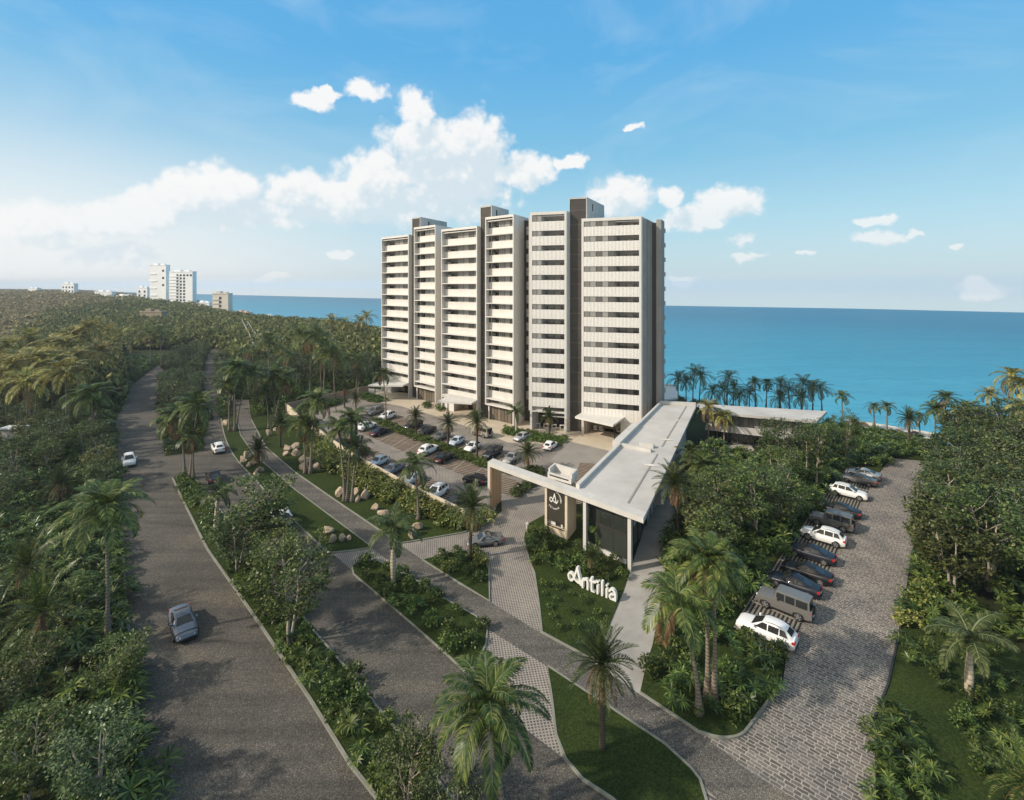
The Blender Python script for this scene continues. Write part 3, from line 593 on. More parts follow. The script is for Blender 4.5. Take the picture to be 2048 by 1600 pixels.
bed3 = [(704, 1132), (720, 1126), (750, 1120), (830, 1160), (897, 1203), (951, 1233), (975, 1258), (972, 1290), (950, 1335), (930, 1345), (897, 1313), (787, 1217), (707, 1149)]
raised('planting_bed', bed3, 0.09, lawnm); kerb(bed3, 0.14, 0.12, True)
bed4 = [(846, 1121), (905, 1104), (950, 1103), (970, 1118), (978, 1140), (979, 1203), (920, 1168)]
raised('planting_bed', bed4, 0.09, lawnm); kerb(bed4, 0.16, 0.13, True)
gard5 = [(1053, 1050), (1047, 1078), (1058, 1120), (1069, 1147), (1078, 1209), (1084, 1266), (1178, 1317), (1213, 1268), (1221, 1245), (1244, 1190), (1259, 1143), (1253, 1128), (1170, 1082), (1165, 1030), (1090, 1030)]
raised('lawn', gard5, 0.09, lawnm); kerb(gard5[:7])
med2 = M2_L + M2_R[::-1]
raised('median', med2, 0.09, lawnm); kerb(M2_L, 0.2, 0.16); kerb(M2_R, 0.16, 0.13)
med1 = [(320, 850), (318, 790), (330, 740), (352, 712), (420, 698), (404, 745), (412, 800), (410, 870), (395, 905), (330, 912)]
raised('median', med1, 0.09, lawnm)
gard6 = [(1366, 1010), (1340, 1110), (1330, 1140), (1315, 1240), (1305, 1290), (1290, 1340), (1280, 1387), (1397, 1465), (1440, 1478), (1480, 1474), (1500, 1449), (1560, 1370), (1570, 1310), (1520, 1300), (1466, 1255), (1517, 1170), (1579, 1085), (1641, 997), (1693, 931), (1760, 942), (1782, 914), (1864, 920), (1852, 885), (1400, 885)]
raised('lawn', gard6, 0.06, lawnm); kerb([(1280, 1387), (1397, 1465)] + smooth([(1397, 1465), (1440, 1479), (1482, 1475), (1502, 1450)]) + [(1562, 1370)], 0.17, 0.14)
lawn7 = [(1752, 1600), (1748, 1440), (1776, 1370), (1802, 1250), (1850, 1240), (2000, 1290), (2200, 1400), (2200, 1700), (1770, 1700)]
raised('lawn', lawn7, 0.05, lawnm); kerb([(1748, 1440), (1776, 1370), (1802, 1250)], 0.14, 0.13, m=darkmetal)
kerb([(290, 1600), (280, 1480), (262, 1300), (252, 1200), (246, 1100)], 0.2, 0.16)
# beach strip along the shore on the right
bz = -1.7
B_ = [G(x, y, bz) for x, y in [(1690, 836), (1760, 848), (1860, 864), (1960, 880), (1960, 890), (1860, 880), (1780, 866), (1690, 848)]]
mb = MB(); mb.add([(p.x, p.y, bz) for p in B_], [tuple(range(len(B_) - 1, -1, -1))]); tag(mb.build('beach', sandm), kind='structure')
# the air over the whole place: far things pale towards the horizon
hz = bpy.data.materials.new('haze_air'); hz.use_nodes = True; hn = hz.node_tree; hn.nodes.clear()
ho = hn.nodes.new('ShaderNodeOutputMaterial'); hv = hn.nodes.new('ShaderNodeVolumePrincipled')
hv.inputs['Color'].default_value = (.80, .90, 1.0, 1); hv.inputs['Density'].default_value = HAZE; hv.inputs['Anisotropy'].default_value = 0.35
hn.links.new(hv.outputs[0], ho.inputs['Volume'])
mb = MB(); mb.box(-9500, 2500, -150, 9500, -14, 62)
tag(mb.build('haze', hz), kind='stuff')
# ------------------------------------------------------------------ apartment tower
S_ = Vector((math.sin(R(26.8)), math.cos(R(26.8)), 0))     # the party walls all run this way
def frame(A, B):
    A = Vector((*A, 0)); B = Vector((*B, 0)); u = (B - A).normalized(); Lh = (B - A).length
    def T(x, y, z): p = A + u * x + S_ * y; return (p.x, p.y, z)
    return T, Lh
tower = thing('apartment_tower', 'tall white staggered apartment tower with dark stair cores behind the car park', 'building', (0, 120, 0))
def part(mb, name, m, parent):
    o = mb.build(name, m, parent)
    root = parent
    while root.parent: root = root.parent
    o.matrix_parent_inverse = Matrix.Translation(-Vector(root.location)) if parent is root else Matrix.Identity(4)
    return o
FL = 3.09
def wing_a(A, B, roof, ground):
    """left four wings: projecting frame, thin slab edges, solid white balcony fronts"""
    T, L = frame(A, B); f = MB(); zb = roof - 42.6 + 0.45
    zb = 3.45
    f.box(0, .24, 0, 9, 0 if ground == 'canopy' else zb, roof, 0, T); f.box(L - .26, L, 0, 9, 0, roof, 0, T)
    f.box(.24, L - .26, 0, 9, roof - .55, roof, 0, T)
    f.box(.24, L - .26, .35, 1.5, roof - 1.0, roof - .82, 0, T)
    f.box(.24, L - .26, 3.4, 9, zb, roof - .55, 1, T)           # body behind the loggias
    xs = .42 * L
    f.box(xs, L - .26, 1.75, 3.4, zb, roof - .55, 1, T)
    f.box(xs - .12, xs, 1.42, 3.4, zb, roof - .55, 0, T)
    w_ = part(f, 'wing', [white, plaster], tower)
    slabs = MB(); tops = [roof - 4.0 - FL * k for k in range(13)]
    for z in tops:
        if z < 3.3: continue
        slabs.box(.24, L - .26, .03, 3.4, z - .2, z, 0, T)
        slabs.box(.30, xs - .12, 1.5, 3.35, z - .26, z - .203, 1, T)
    slabs.build('floor_slab', [white, beige], w_)
    for z in tops:
        if z < 3.3: continue
        p = MB(); p.box(.245, L - .265, 1.32, 1.42, z + .002, z + 1.62, 0, T); p.build('balcony_front', white, w_)
        g = MB(); zt = z + FL - .205; z0 = z + 1.4; n = 4 if L > 10 else 3
        wd = (L - .27 - xs) / n
        for i in range(n):
            g.box(xs + i * wd + .065, xs + (i + 1) * wd - .065, 1.45, 1.50, z0, zt, 0, T)
            g.box(xs + i * wd - .065, xs + i * wd + .065, 1.43, 1.52, z0, zt, 1, T)
        g.build('window', [glass, darkmetal, white], w_); g = MB()
        n2 = 3
        wd = (xs - .5) / n2
        for i in range(n2):      # sliding doors at the back of the loggia
            g.box(.35 + i * wd + .05, .35 + (i + 1) * wd - .05, 3.30, 3.38, z + .1, z + 2.3, 0, T)
            g.box(.35 + i * wd - .05, .35 + i * wd + .05, 3.28, 3.385, z + .1, z + 2.35, 1, T)
        g.build('balcony_door', [glass, darkmetal], w_); g = MB()
        g.box(.32, 1.5, 2.2, 2.6, z + 1.75, z + 2.15, 0, T); g.build('air_conditioner', white, w_)
    gf = MB()
    if ground == 'shop':
        gf.box(.9, L - .26, 3.2, 9, 0, zb, 1, T); gf.box(.55, .85, .6, 1.0, 0, zb, 0, T)
        n = 7; wd = (L - 1.2) / n
        for i in range(n):
            gf.box(.88 + i * wd + .05, .88 + (i + 1) * wd - .05, 1.2, 1.26, .12, zb - .02, 2, T)
            gf.box(.88 + i * wd - .05, .88 + i * wd + .05, 1.15, 1.3, .0, zb - .02, 3, T)
        gf.box(.24, L - .26, .0, 9, zb - .001, zb + .30, 0, T)
    else:
        gf.box(.24, L - .26, 4.5, 9, 0, zb, 4, T); gf.box(.24, L - .26, .06, 9, zb, zb + .3, 0, T)
        gf.box(.9, .34 * L, .4, 4.5, 0, zb - .01, 0, T)
        gf.box(.5 * L, .62 * L, 4.35, 4.49, 0, 2.4, 3, T)
    part(gf, 'ground_floor', [white, dark, shopglass, darkmetal, lobby], tower)
def wing_b(A, B, roof, ground):
    """right two wings: flush front of perforated bands and window strips"""
    T, L = frame(A, B); f = MB(); zb = 3.4 if ground == 'lobby' else 4.1
    e = .45
    f.box(0, e, 0, 9, 0, roof, 0, T); f.box(L - e, L, 0, 9, 0 if ground != 'lobby' else 3.4, roof, 0, T)
    f.box(e, L - e, 0, 9, roof - .62, roof, 0, T)
    f.box(e, L - e, .3, 2.6, roof - .95, roof - .78, 0, T)
    f.box(e, L - e, 2.6, 9, zb, roof - .62, 1, T)
    xs = (.56 if L > 10 else .32) * L
    f.box(xs, xs + .1, .25, 2.6, zb, roof - .62, 1, T)
    f.box(e, xs, .6, 2.6, zb, roof - .62, 1, T)
    w_ = part(f, 'wing', [white, plaster], tower)
    top = (43.8 if L > 10 else 45.2)
    tops = [top - FL * k for k in range(13 if L > 10 else 14)]
    sl = MB()
    for z in tops: sl.box(xs + .1, L - e, .2, 2.6, z - 1.12 - .9, z - 1.12 - .75, 0, T)
    sl.build('floor_slab', plaster, w_)
    for k, z in enumerate(tops):
        if z - 1.12 < zb: continue
        zn = max(zb, z - FL) if k < len(tops) - 1 else zb
        p = MB(); p.box(e, L - e, .02, .14, zn, z - 1.12, 0, T); p.build('balcony_front', perf, w_)
        g = MB(); n = 5 if L > 10 else 2; wd = (xs - e) / n
        for i in range(n):
            g.box(e + i * wd + .05, e + (i + 1) * wd - .05, .12, .18, z - 1.11, z - .02, 0, T)
            g.box(e + i * wd - .05, e + i * wd + .05, .10, .2, z - 1.115, z, 1, T)
        g.box(xs - .05, xs + .05, .10, .2, z - 1.115, z, 1, T)
        g.box(e, xs, .085, .16, z - 1.118, z - 1.06, 1, T)
        g.build('window', [glass, darkmetal], w_); g = MB()
        n = 3; wd = (L - e - xs - .4) / n
        for i in range(n):
            g.box(xs + .3 + i * wd + .06, xs + .3 + (i + 1) * wd - .06, 2.5, 2.58, z - 1.9, z - .55, 0, T)
            g.box(xs + .3 + i * wd - .06, xs + .3 + i * wd + .06, 2.46, 2.59, z - 1.9, z - .5, 1, T)
        g.build('balcony_door', [glass, darkmetal], w_)
    gf = MB()
    if ground == 'open':
        gf.box(e, L - e, 3.5, 9, 0, zb, 0, T); gf.box(e, L - e, .015, 3.5, zb - .25, zb - .003, 1, T)
        for i in range(5):
            x = e + (L - 2 * e) * i / 4; gf.box(x - .04, x + .04, .35, .43, 0, zb - .25, 2, T)
    else:
        gf.box(e, L - .5, 5.5, 9, 0, zb, 3, T); gf.box(e, L, 0, 9, zb - .3, zb - .003, 1, T)
        gf.box(.66 * L, L + .02, .05, 5.5, 0, zb - .302, 1, T); gf.box(.80 * L, .94 * L, .0, .045, 1.2, 1.7, 2, T)
    part(gf, 'ground_floor', [dark, white, darkmetal, lobby], tower)
wing_a((-37.8, 144.7), (-28.1, 135.9), 44.4, 'canopy')
wing_a((-26.35, 134.25), (-19.6, 127.9), 46.1, 'shop')
wing_a((-17.5, 123.7), (-8.1, 115.8), 44.4, 'canopy')
wing_a((-6.1, 114.0), (0.33, 108.45), 46.1, 'shop')
wing_b((3.82, 106.1), (11.33, 103.9), 46.1, 'open')
wing_b((14.35, 103.25), (25.7, 99.3), 44.4, 'lobby')
def core(A, B, top, depth=14.0, rec=1.5):
    """stair core: louvred front set back between two wings, plain side walls"""
    T, L = frame(A, B); f = MB()
    f.box(0, .16, rec - .12, depth, 0, top, 0, T); f.box(L - .2, L, rec - .12, depth, 0, top, 0, T)
    f.box(.16, L - .2, rec - .12, depth, top - .3, top, 0, T)
    f.box(.16, L - .2, rec + .35, depth, 0, top - .3, 0, T)
    c = part(f, 'stair_core', [plaster], tower)
    lv = MB(); lv.box(.165, L - .205, rec, rec + .3, .02, top - .302, 0, T); lv.build('louvre_screen', corem, c)
    wn = MB(); wn.box(L - .01, L + .02, depth * .35, depth * .35 + .6, top - 2.4, top - .9, 0, T); wn.build('window', dark, c)
core((-28.05, 135.85), (-25.3, 133.3), 49.0)
core((-8.05, 115.75), (-5.3, 113.3), 49.0, 10)
core((11.38, 103.88), (15.0, 102.9), 49.0, 13.9)
# recessed link between the fourth and fifth wings, with its strip of small windows
T, L = frame((0.33, 108.45), (3.82, 106.1)); f = MB()
f.box(.02, L - .02, 5.4, 9, 0, 45.3, 0, T); f.box(L * .62, L - .03, 2.6, 5.4, 3.3, 45.6, 1, T)
lk = part(f, 'link', [corem, plaster], tower)
for k in range(13):
    g = MB(); z = 44 - FL * k
    g.box(L * .15, L * .5, 5.33, 5.39, z - 1.0, z - .15, 0, T); g.build('slot_window', plaster, lk); g = MB(); g.box(L * .15, L * .5, 5.33, 5.39, z - 2.0, z - 1.1, 0, T); g.build('slot_window', plaster, lk)
T, L = frame((-19.6, 127.9), (-17.5, 123.7)); f = MB(); f.box(.05, 5, 7, 9, 0, 44, 0, T); part(f, 'link', corem, tower)
# right-hand end of the tower: stepped side walls and a dark glazed slot, balconies at the back
T, L = frame((25.7, 99.3), (26.65, 98.98)); f = MB()
f.box(.01, .55, 1.5, 9, 3.4, 44.1, 0, T); f.box(.56, .9, 3.2, 9, 3.4, 43.9, 0, T)
f.box(.91, 1.9, 5.2, 9.4, 3.4, 43.6, 1, T)
f.box(1.91, 2.9, 5.0, 8.6, 3.4, 44.2, 0, T); f.box(.9, 1.05, 4.6, 5.19, 3.4, 43.6, 0, T)
e_ = part(f, 'end_wall', [endwall, darkmetal], tower)
for k in range(13):
    g = MB(); z = 42.0 - FL * k; g.box(2.3, 3.0, 8.62, 9.5, z - .2, z + .7, 0, T); g.build('balcony', plaster, e_)
# entrance canopies, each with one slim post
def canopy(pts, zt, post):
    mb = MB(); P = [G(x, y, zt) for x, y in pts]; mb.prism([(p.x, p.y) for p in P], zt - .38, zt)
    c = part(mb, 'entrance_canopy', white, tower)
    q = G(*post); p = MB(); p.tube([(q.x, q.y, 0), (q.x, q.y, zt - .38)], .13, 8); p.build('post', darkmetal, c)
canopy([(1150, 833), (1163, 825), (1249, 834), (1226, 850)], 4.2, (1229, 883))
canopy([(874, 802), (903, 788), (956, 799), (943, 806)], 4.3, (896, 829))
canopy([(736, 770), (762, 762), (818, 765), (805, 771)], 4.2, (750, 792))
# tables and lounge seats seen through the open ground floor
T, L = frame((3.82, 106.1), (11.33, 103.9))
for i in range(4):
    x = 1.1 + i * 1.75; c = T(x, 1.5, 0)
    t = thing('high_table', ['first white framed table from the left behind the open front below the perforated bands', 'second white framed table from the left, half behind the palm', 'third white framed table from the left in the open ground floor', 'fourth white framed table, nearest the dark stair core'][i], 'table', c, 0, 'white tables in the open ground floor')
    a = MB(); a.box(-.5, .5, -.35, .35, 1.02, 1.1); a.build('table_top', white, t)
    for sx in (-.42, .42):
        for sy in (-.3, .3):
            l = MB(); l.box(sx - .05, sx + .05, sy - .05, sy + .05, 0.02, 1.02); l.build('leg', white, t)
    b = MB(); b.box(-.36, .36, .27, .33, .14, .24); b.build('stretcher', white, t)
T, L = frame((14.35, 103.25), (25.7, 99.3))
for i, x in enumerate((1.9, 3.2, 6.9)):
    t = thing('lounge_chair', ['white lounge chair at the left inside the tan entrance lobby', 'white lounge chair in the middle of the tan entrance lobby', 'white lounge chair behind the canopy post in the lobby'][i], 'chair', T(x, 3.2, 0), .4 * i, 'lounge chairs in the lobby')
    a = MB(); a.box(-.4, .4, -.4, .4, .2, .45); a.build('seat', white, t)
    a = MB(); a.box(-.4, .4, .3, .42, .45, .95); a.build('backrest', white, t)
    a = MB(); a.box(-.36, .36, -.36, .36, 0, .2); a.build('base', darkmetal, t)

# ------------------------------------------------------------------ clubhouse: long flat roof, gate beam, sign tower
club = thing('clubhouse', 'long low white clubhouse with flat roof, glazed end and gate beam over the driveway', 'building', (18, 75, 0))
def cpart(mb, name, m, parent=None): return part(mb, name, m, parent or club)
def P2(px, py, z): g = G(px, py, z); return (g.x, g.y)
ZR = 6.4
P00 = P2(975.3, 923.8, ZR); P10 = P2(1286.8, 1036.5, ZR); bd = Vector((P10[0] - P00[0], P10[1] - P00[1])).normalized()
bn = Vector((S_.x, S_.y))
def off(p, a, b): return (p[0] + bd.x * a + bn.x * b, p[1] + bd.y * a + bn.y * b)
mb = MB(); mb.prism([P00, P10, off(P10, 0, 1.5), off(P00, 0, 1.5)], ZR - .55, ZR + .02, 0)
beam = cpart(mb, 'gate_beam', offwhite)
Lb = (Vector(P10) - Vector(P00)).length
# gate pier, wood on its inner face
mb = MB(); mb.prism([off(P00, 0, 0), off(P00, .45, 0), off(P00, .45, 1.5), off(P00, 0, 1.5)], 0, ZR - .552)
pier = cpart(mb, 'gate_pier', offwhite)
wd_T = lambda x, y, z: (*off(P00, x, y), z)
mb = MB(); mb.box(.452, .62, .08, 3.1, 0.0, ZR - .56, 0, wd_T); o = mb.build('wood_screen', wood, pier)
# main roof
LF = P2(1164.5, 985, ZR); RF = P2(1287, 1039, ZR); RB = P2(1393, 810.5, ZR); LB = P2(1322, 807, ZR)
a0 = (Vector(LF) - Vector(P00)).dot(bd)
LFp = off(P00, (Vector(LF) - Vector(P00)).length - 1.0, 1.502); RFp = off(P10, 0, 1.502)
mb = MB(); mb.prism([LFp, RFp, RB, LB], ZR - .45, ZR, 0)
roof = cpart(mb, 'roof', roofmat)
def alongroof(t, s):   # t along the length, s across (0 left, 1 right)
    l = Vector(LFp).lerp(Vector(LB), t); r = Vector(RFp).lerp(Vector(RB), t); q = l.lerp(r, s); return (q.x, q.y)
def strip(mb, t0, t1, s0, s1, z0, z1): mb.prism([alongroof(t0, s0), alongroof(t0, s1), alongroof(t1, s1), alongroof(t1, s0)], z0, z1)
mb = MB(); strip(mb, .0, .36, .004, .06, ZR + .002, ZR + .5); strip(mb, .362, .60, -.10, .05, ZR - .3, ZR + .65); strip(mb, .362, .375, .05, .62, ZR + .003, ZR + .45)
strip(mb, .40, .415, .35, .62, ZR + .003, ZR + .55); strip(mb, .602, .985, -.02, .04, ZR + .002, ZR + .5); strip(mb, .985, .998, -.02, .99, ZR + .004, ZR + .6)
mb.build('parapet', offwhite, roof)
mb = MB(); strip(mb, .012, .36, .73, .755, ZR + .002, ZR + .06); strip(mb, .43, .97, .73, .755, ZR + .002, ZR + .06); mb.build('expansion_joint', bayline, roof)
for t in (.26, .50, .74):
    mb = MB(); c = alongroof(t, .70); c2 = alongroof(t + .006, .86)
    mb.prism([(c[0] - .5, c[1]), (c[0] + .5, c[1] - .1), (c2[0] + .1, c2[1] - .1), (c2[0] - .6, c2[1])], ZR + .06, ZR + .22); mb.build('roof_vent', white, roof)
# columns at the glazed end
for nm, fr, dep in (('column', (1166, 1101), .5), ('column', (1255, 1141), .5)):
    q = G(*fr); mb = MB(); mb.prism([(q.x, q.y), (q.x + bd.x * .42, q.y + bd.y * .42), (q.x + bd.x * .42 + bn.x * .7, q.y + bd.y * .42 + bn.y * .7), (q.x + bn.x * .7, q.y + bn.y * .7)], 0, ZR - .552)
    cpart(mb, nm, offwhite)
# two-storey body behind the glazed end
q0 = Vector(P2(1172, 1094, 0)); q1 = Vector(P2(1252, 1131, 0)); s2 = bn
cT = lambda x, y, z: (q0.x + (q1 - q0).normalized().x * x + s2.x * y, q0.y + (q1 - q0).normalized().y * x + s2.y * y, z)
Lc = (q1 - q0).length
DEEP = 47.0
mb = MB(); mb.box(0, Lc, .5, DEEP, .0, ZR - .46, 0, cT); mb.box(.0, Lc, .0, .5, .0, .5, 1, cT)
body = cpart(mb, 'wall', [offwhite, white])
g = MB()
for i in range(3):
    x0, x1 = Lc * i / 3, Lc * (i + 1) / 3
    g.box(x0 + .05, x1 - .05, .30, .36, .52, 2.95, 0, cT); g.box(x0 + .05, x1 - .05, .30, .36, 3.25, ZR - .47, 0, cT); g.box(x0 - .05, x0 + .05, .27, .4, .5, ZR - .47, 1, cT)
g.box(.05, Lc, .26, .42, 2.95, 3.25, 1, cT); g.box(Lc - .08, Lc + .02, .27, .4, .5, ZR - .47, 1, cT)
g.build('glazed_front', [clubglass, darkmetal], body)
g = MB(); n = 14
for i in range(n):
    y0, y1 = .6 + 34 * i / n, .6 + 34 * (i + 1) / n
    g.box(Lc + .01, Lc + .06, y0 + .08, y1 - .08, .15, 2.7, 0 if i < 4 else 2, cT); g.box(Lc + .005, Lc + .12, y0 - .06, y0 + .08, .0, ZR - .5, 1, cT)
    g.box(Lc + .01, Lc + .06, y0 + .08, y1 - .08, 3.4, ZR - .55, 0 if i % 2 else 2, cT)
g.build('side_glazing', [clubglass, darkmetal, white], body)
mb = MB(); mb.box(Lc + .13, Lc + 1.9, 11, 32, 2.85, 3.2, 0, cT); bal = mb.build('balcony_slab', plaster, body)
mb = MB(); mb.box(Lc + 1.8, Lc + 1.88, 11, 32, 3.2, 4.2, 0, cT); mb.box(Lc + .13, Lc + 1.88, 11, 11.08, 3.2, 4.2, 0, cT); mb.build('balustrade', plaster, bal)
# sign tower with its dark panel
s0 = Vector(P2(1089.5, 1065, 0)); s1 = Vector(P2(1134.5, 1083, 0)); Ls = (s1 - s0).length; sd_ = (s1 - s0).normalized()
sT = lambda x, y, z: (s0.x + sd_.x * x + bn.x * y, s0.y + sd_.y * x + bn.y * y, z)
st_ = thing('sign_tower', 'beige gatehouse tower with open box top and dark panel under the gate beam', 'building', (s0.x, s0.y, 0))
mb = MB(); mb.box(0, .34, 0, 3.2, 0, ZR - .57, 0, sT); mb.box(Ls - .34, Ls, 0, 3.2, 0, ZR - .57, 0, sT); mb.box(.34, Ls - .34, .25, 3.2, 0, 1.0, 0, sT); mb.box(.34, Ls - .34, 1.6, 3.2, 1.0, ZR - .57, 2, sT)
wl = part(mb, 'wall', [tan, white, dark], st_)
mb = MB(); z0, z1 = ZR + .03, ZR + 1.15
y0 = 1.1
mb.box(-.1, Ls + .1, y0 + .02, y0 + .3, z0, z1 - .45, 0, sT); mb.box(-.1, .16, y0 + .3, 3.4, z0, z1, 0, sT); mb.box(Ls - .16, Ls + .1, y0 + .3, 3.4, z0, z1, 0, sT); mb.box(.16, Ls - .16, 3.1, 3.4, z0, z1, 0, sT)
mb.box(.16, Ls - .16, y0 + .3, 3.1, z0, z0 + .2, 0, sT); mb.box(.2, Ls - .3, y0 - .03, y0 + .018, z0 + .35, z0 + .5, 1, sT)
part(mb, 'box_top', [offwhite, dark], st_)
mb = MB(); mb.box(.342, Ls - .342, .12, .24, 1.75, ZR - .575, 0, sT)
panelm = mat('bronze_panel', (0.045, 0.038, 0.028), 0.5, 0.15, 0.5, 0.4)
pn = part(mb, 'sign_panel', panelm, st_)
mb = MB(); mb.box(.342, Ls - .342, .12, .2, 1.0, 1.08, 1, sT); mb.box(.36, Ls * .42, .5, .55, 1.1, 1.74, 0, sT); mb.box(Ls * .66, Ls * .74, .5, .55, 1.1, 1.74, 0, sT); mb.box(Ls * .44, Ls * .64, .6, .62, 1.1, 1.74, 1, sT); part(mb, 'ticket_window', [white, darkmetal], st_)

def ribbon(mb, pts, wd, y0, y1, T, closed=False):
    """a flat stroke of constant width, extruded from y0 to y1, drawn in the plane of T's x and z"""
    n = len(pts); Lp, Rp = [], []
    for i in range(n):
        a = pts[max(0, i - 1)]; b = pts[min(n - 1, i + 1)]; t = Vector((b[0] - a[0], b[1] - a[1])).normalized(); k = wd[i] if hasattr(wd, '__len__') else wd
        Lp.append((pts[i][0] - t.y * k / 2, pts[i][1] + t.x * k / 2)); Rp.append((pts[i][0] + t.y * k / 2, pts[i][1] - t.x * k / 2))
    for i in range(n - 1):
        c = [Rp[i], Rp[i + 1], Lp[i + 1], Lp[i]]
        mb.hexa([T(p[0], y0, p[1]) for p in c] + [T(p[0], y1, p[1]) for p in c])
def arc(cx, cy, rx, ry, a0, a1, n=14): return [(cx + rx * math.cos(R(a0 + (a1 - a0) * i / n)), cy + ry * math.sin(R(a0 + (a1 - a0) * i / n))) for i in range(n + 1)]
def bez(p0, p1, p2, p3, n=12):
    o = []
    for i in range(n + 1):
        t = i / n; a = (1 - t) ** 3; b = 3 * t * (1 - t) ** 2; c = 3 * t * t * (1 - t); d = t ** 3
        o.append((a * p0[0] + b * p1[0] + c * p2[0] + d * p3[0], a * p0[1] + b * p1[1] + c * p2[1] + d * p3[1]))
    return o
letterwhite = mat('letter_white', (0.74, 0.73, 0.68), 0.5, 0.04, 1)
# the script A: two legs, a loop at the foot of the left leg that sweeps back as the crossbar
def script_A(mb, T, ox, oz, s, wd, y0, y1, tail=True):
    f = lambda ps: [(ox + x * s, oz + y * s) for x, y in ps]
    ribbon(mb, f([(.62, 1.0), (.50, .62), (.38, .30), (.32, .16)]), wd, y0, y1, T)
    ribbon(mb, f(bez((.32, .16), (.22, -.02), (.0, .05), (.0, .30)) + bez((.0, .30), (.0, .52), (.24, .56), (.36, .34))[1:] + bez((.36, .34), (.46, .16), (.62, .06), (.84, .10))[1:]), wd * .95, y0 + .004, y1 - .004, T)
    ribbon(mb, f([(.60, 1.0), (.70, .62), (.80, .25), (.88, -.02)]), wd * 1.25, y0 - .002, y1 + .002, T)
    if tail: ribbon(mb, f(bez((.84, .10), (1.05, .14), (1.10, .32), (1.02, .44))), wd * .8, y0 + .006, y1 - .006, T)
lg = MB(); script_A(lg, sT, .34 + .42, 4.05, 1.15, .11, .02, .10); lg.build('emblem', letterwhite, pn)
ring = MB(); cx, cz, rr = .34 + 1.02, 4.45, 1.12
def glyph(mb, ch, px, pz, ang, h):
    """tiny block capitals placed round the emblem"""
    st = {'E': [(0, 0, 0, 1), (0, 0, .6, 0), (0, .5, .5, .5), (0, 1, .6, 1)], 'L': [(0, 0, 0, 1), (0, 0, .6, 0)], 'V': [(0, 1, .3, 0), (.3, 0, .6, 1)], 'A': [(0, 0, .3, 1), (.3, 1, .6, 0), (.15, .4, .45, .4)],
          'N': [(0, 0, 0, 1), (0, 1, .6, 0), (.6, 0, .6, 1)], 'D': [(0, 0, 0, 1), (0, 1, .5, .75), (.5, .75, .5, .25), (.5, .25, 0, 0)], 'O': [(0, 0, 0, 1), (0, 1, .6, 1), (.6, 1, .6, 0), (.6, 0, 0, 0)],
          'S': [(0, 0, .6, 0), (.6, 0, .6, .5), (.6, .5, 0, .5), (0, .5, 0, 1), (0, 1, .6, 1)], 'T': [(.3, 0, .3, 1), (0, 1, .6, 1)], 'I': [(.3, 0, .3, 1)], 'R': [(0, 0, 0, 1), (0, 1, .6, .8), (.6, .8, 0, .5), (0, .5, .6, 0)]}[ch]
    ca, sa = math.cos(ang), math.sin(ang)
    for x0, y0, x1, y1 in st:
        q = [(px + ((x - .3) * ca - (y - .5) * sa) * h, pz + ((x - .3) * sa + (y - .5) * ca) * h) for x, y in ((x0, y0), (x1, y1))]
        ribbon(mb, q, .035, .06, .115, sT)
for i, ch in enumerate('ELEVANDOEL'):
    a = R(78 - i * 9.6); glyph(ring, ch, cx + rr * math.cos(a) * .95, cz + rr * math.sin(a), a - R(90), .17)
ring.build('ring_lettering', letterwhite, pn); ring = MB()
for i, ch in enumerate('ESTANDAR'):
    a = R(-128 + i * 11.5); glyph(ring, ch, cx + rr * math.cos(a) * .95, cz + rr * math.sin(a), a + R(90), .17)
ring.build('ring_lettering', letterwhite, pn)
# free-standing letters in the garden
b0 = G(1136, 1166); b1 = G(1232.5, 1206); bd3 = (b1 - b0).normalized(); bn3 = Vector((-bd3.y, bd3.x, 0))
aT = lambda x, y, z: tuple(b0 + bd3 * x + bn3 * y + Vector((0, 0, z)))
sign = thing('letter_sign', 'white free-standing letters spelling Antilia in the garden bed', 'sign', b0)
D0, D1 = 0.0, .34
def letter(mb): part(mb, 'letter', letterwhite, sign)
k = (b1 - b0).length / 5.1
mb = MB(); script_A(mb, aT, .02 * k, .28, 1.62 * k, .19, D0, D1, False); letter(mb)
sx = 1.5 * k
mb = MB(); ribbon(mb, [(sx + .10, .08), (sx + .10, 1.0)], .2, D0, D1, aT); ribbon(mb, bez((sx - .12, .62), (sx + .2, .95), (sx + .62, 1.35), (sx + .66, .8)) + [(sx + .66, .08)], .2, D0 + .005, D1 - .005, aT); letter(mb)
sx = 2.5 * k
mb = MB(); ribbon(mb, [(sx + .05, 1.5), (sx + .05, .3)] + bez((sx + .05, .3), (sx + .06, .05), (sx + .2, .05), (sx + .36, .2))[1:], .2, D0, D1, aT); ribbon(mb, bez((sx - .18, 1.12), (sx + .2, 1.2), (sx + .4, .95), (sx + .55, 1.3)), .17, D0 + .005, D1 - .005, aT); letter(mb)
sx = 3.18 * k
mb = MB(); ribbon(mb, [(sx, .08), (sx, .98)], .2, D0, D1, aT); ribbon(mb, [(sx - .05, 1.2), (sx + .12, 1.42)], .18, D0, D1, aT); letter(mb)
mb = MB(); ribbon(mb, [(sx + .46 * k, .08), (sx + .46 * k, 1.55)], .2, D0, D1, aT); letter(mb)
mb = MB(); ribbon(mb, [(sx + .92 * k, .08), (sx + .92 * k, .98)], .2, D0, D1, aT); ribbon(mb, [(sx + .88 * k, 1.22), (sx + 1.0 * k, 1.42)], .18, D0, D1, aT); letter(mb)
sx = 4.35 * k
mb = MB(); ribbon(mb, bez((sx + .02, .80), (sx + .1, 1.25), (sx + .72, 1.25), (sx + .66, .55)) + [(sx + .66, .08)], .2, D0, D1, aT); ribbon(mb, arc(sx + .36, .38, .30, .27, 60, 330), .17, D0 + .005, D1 - .005, aT); letter(mb)
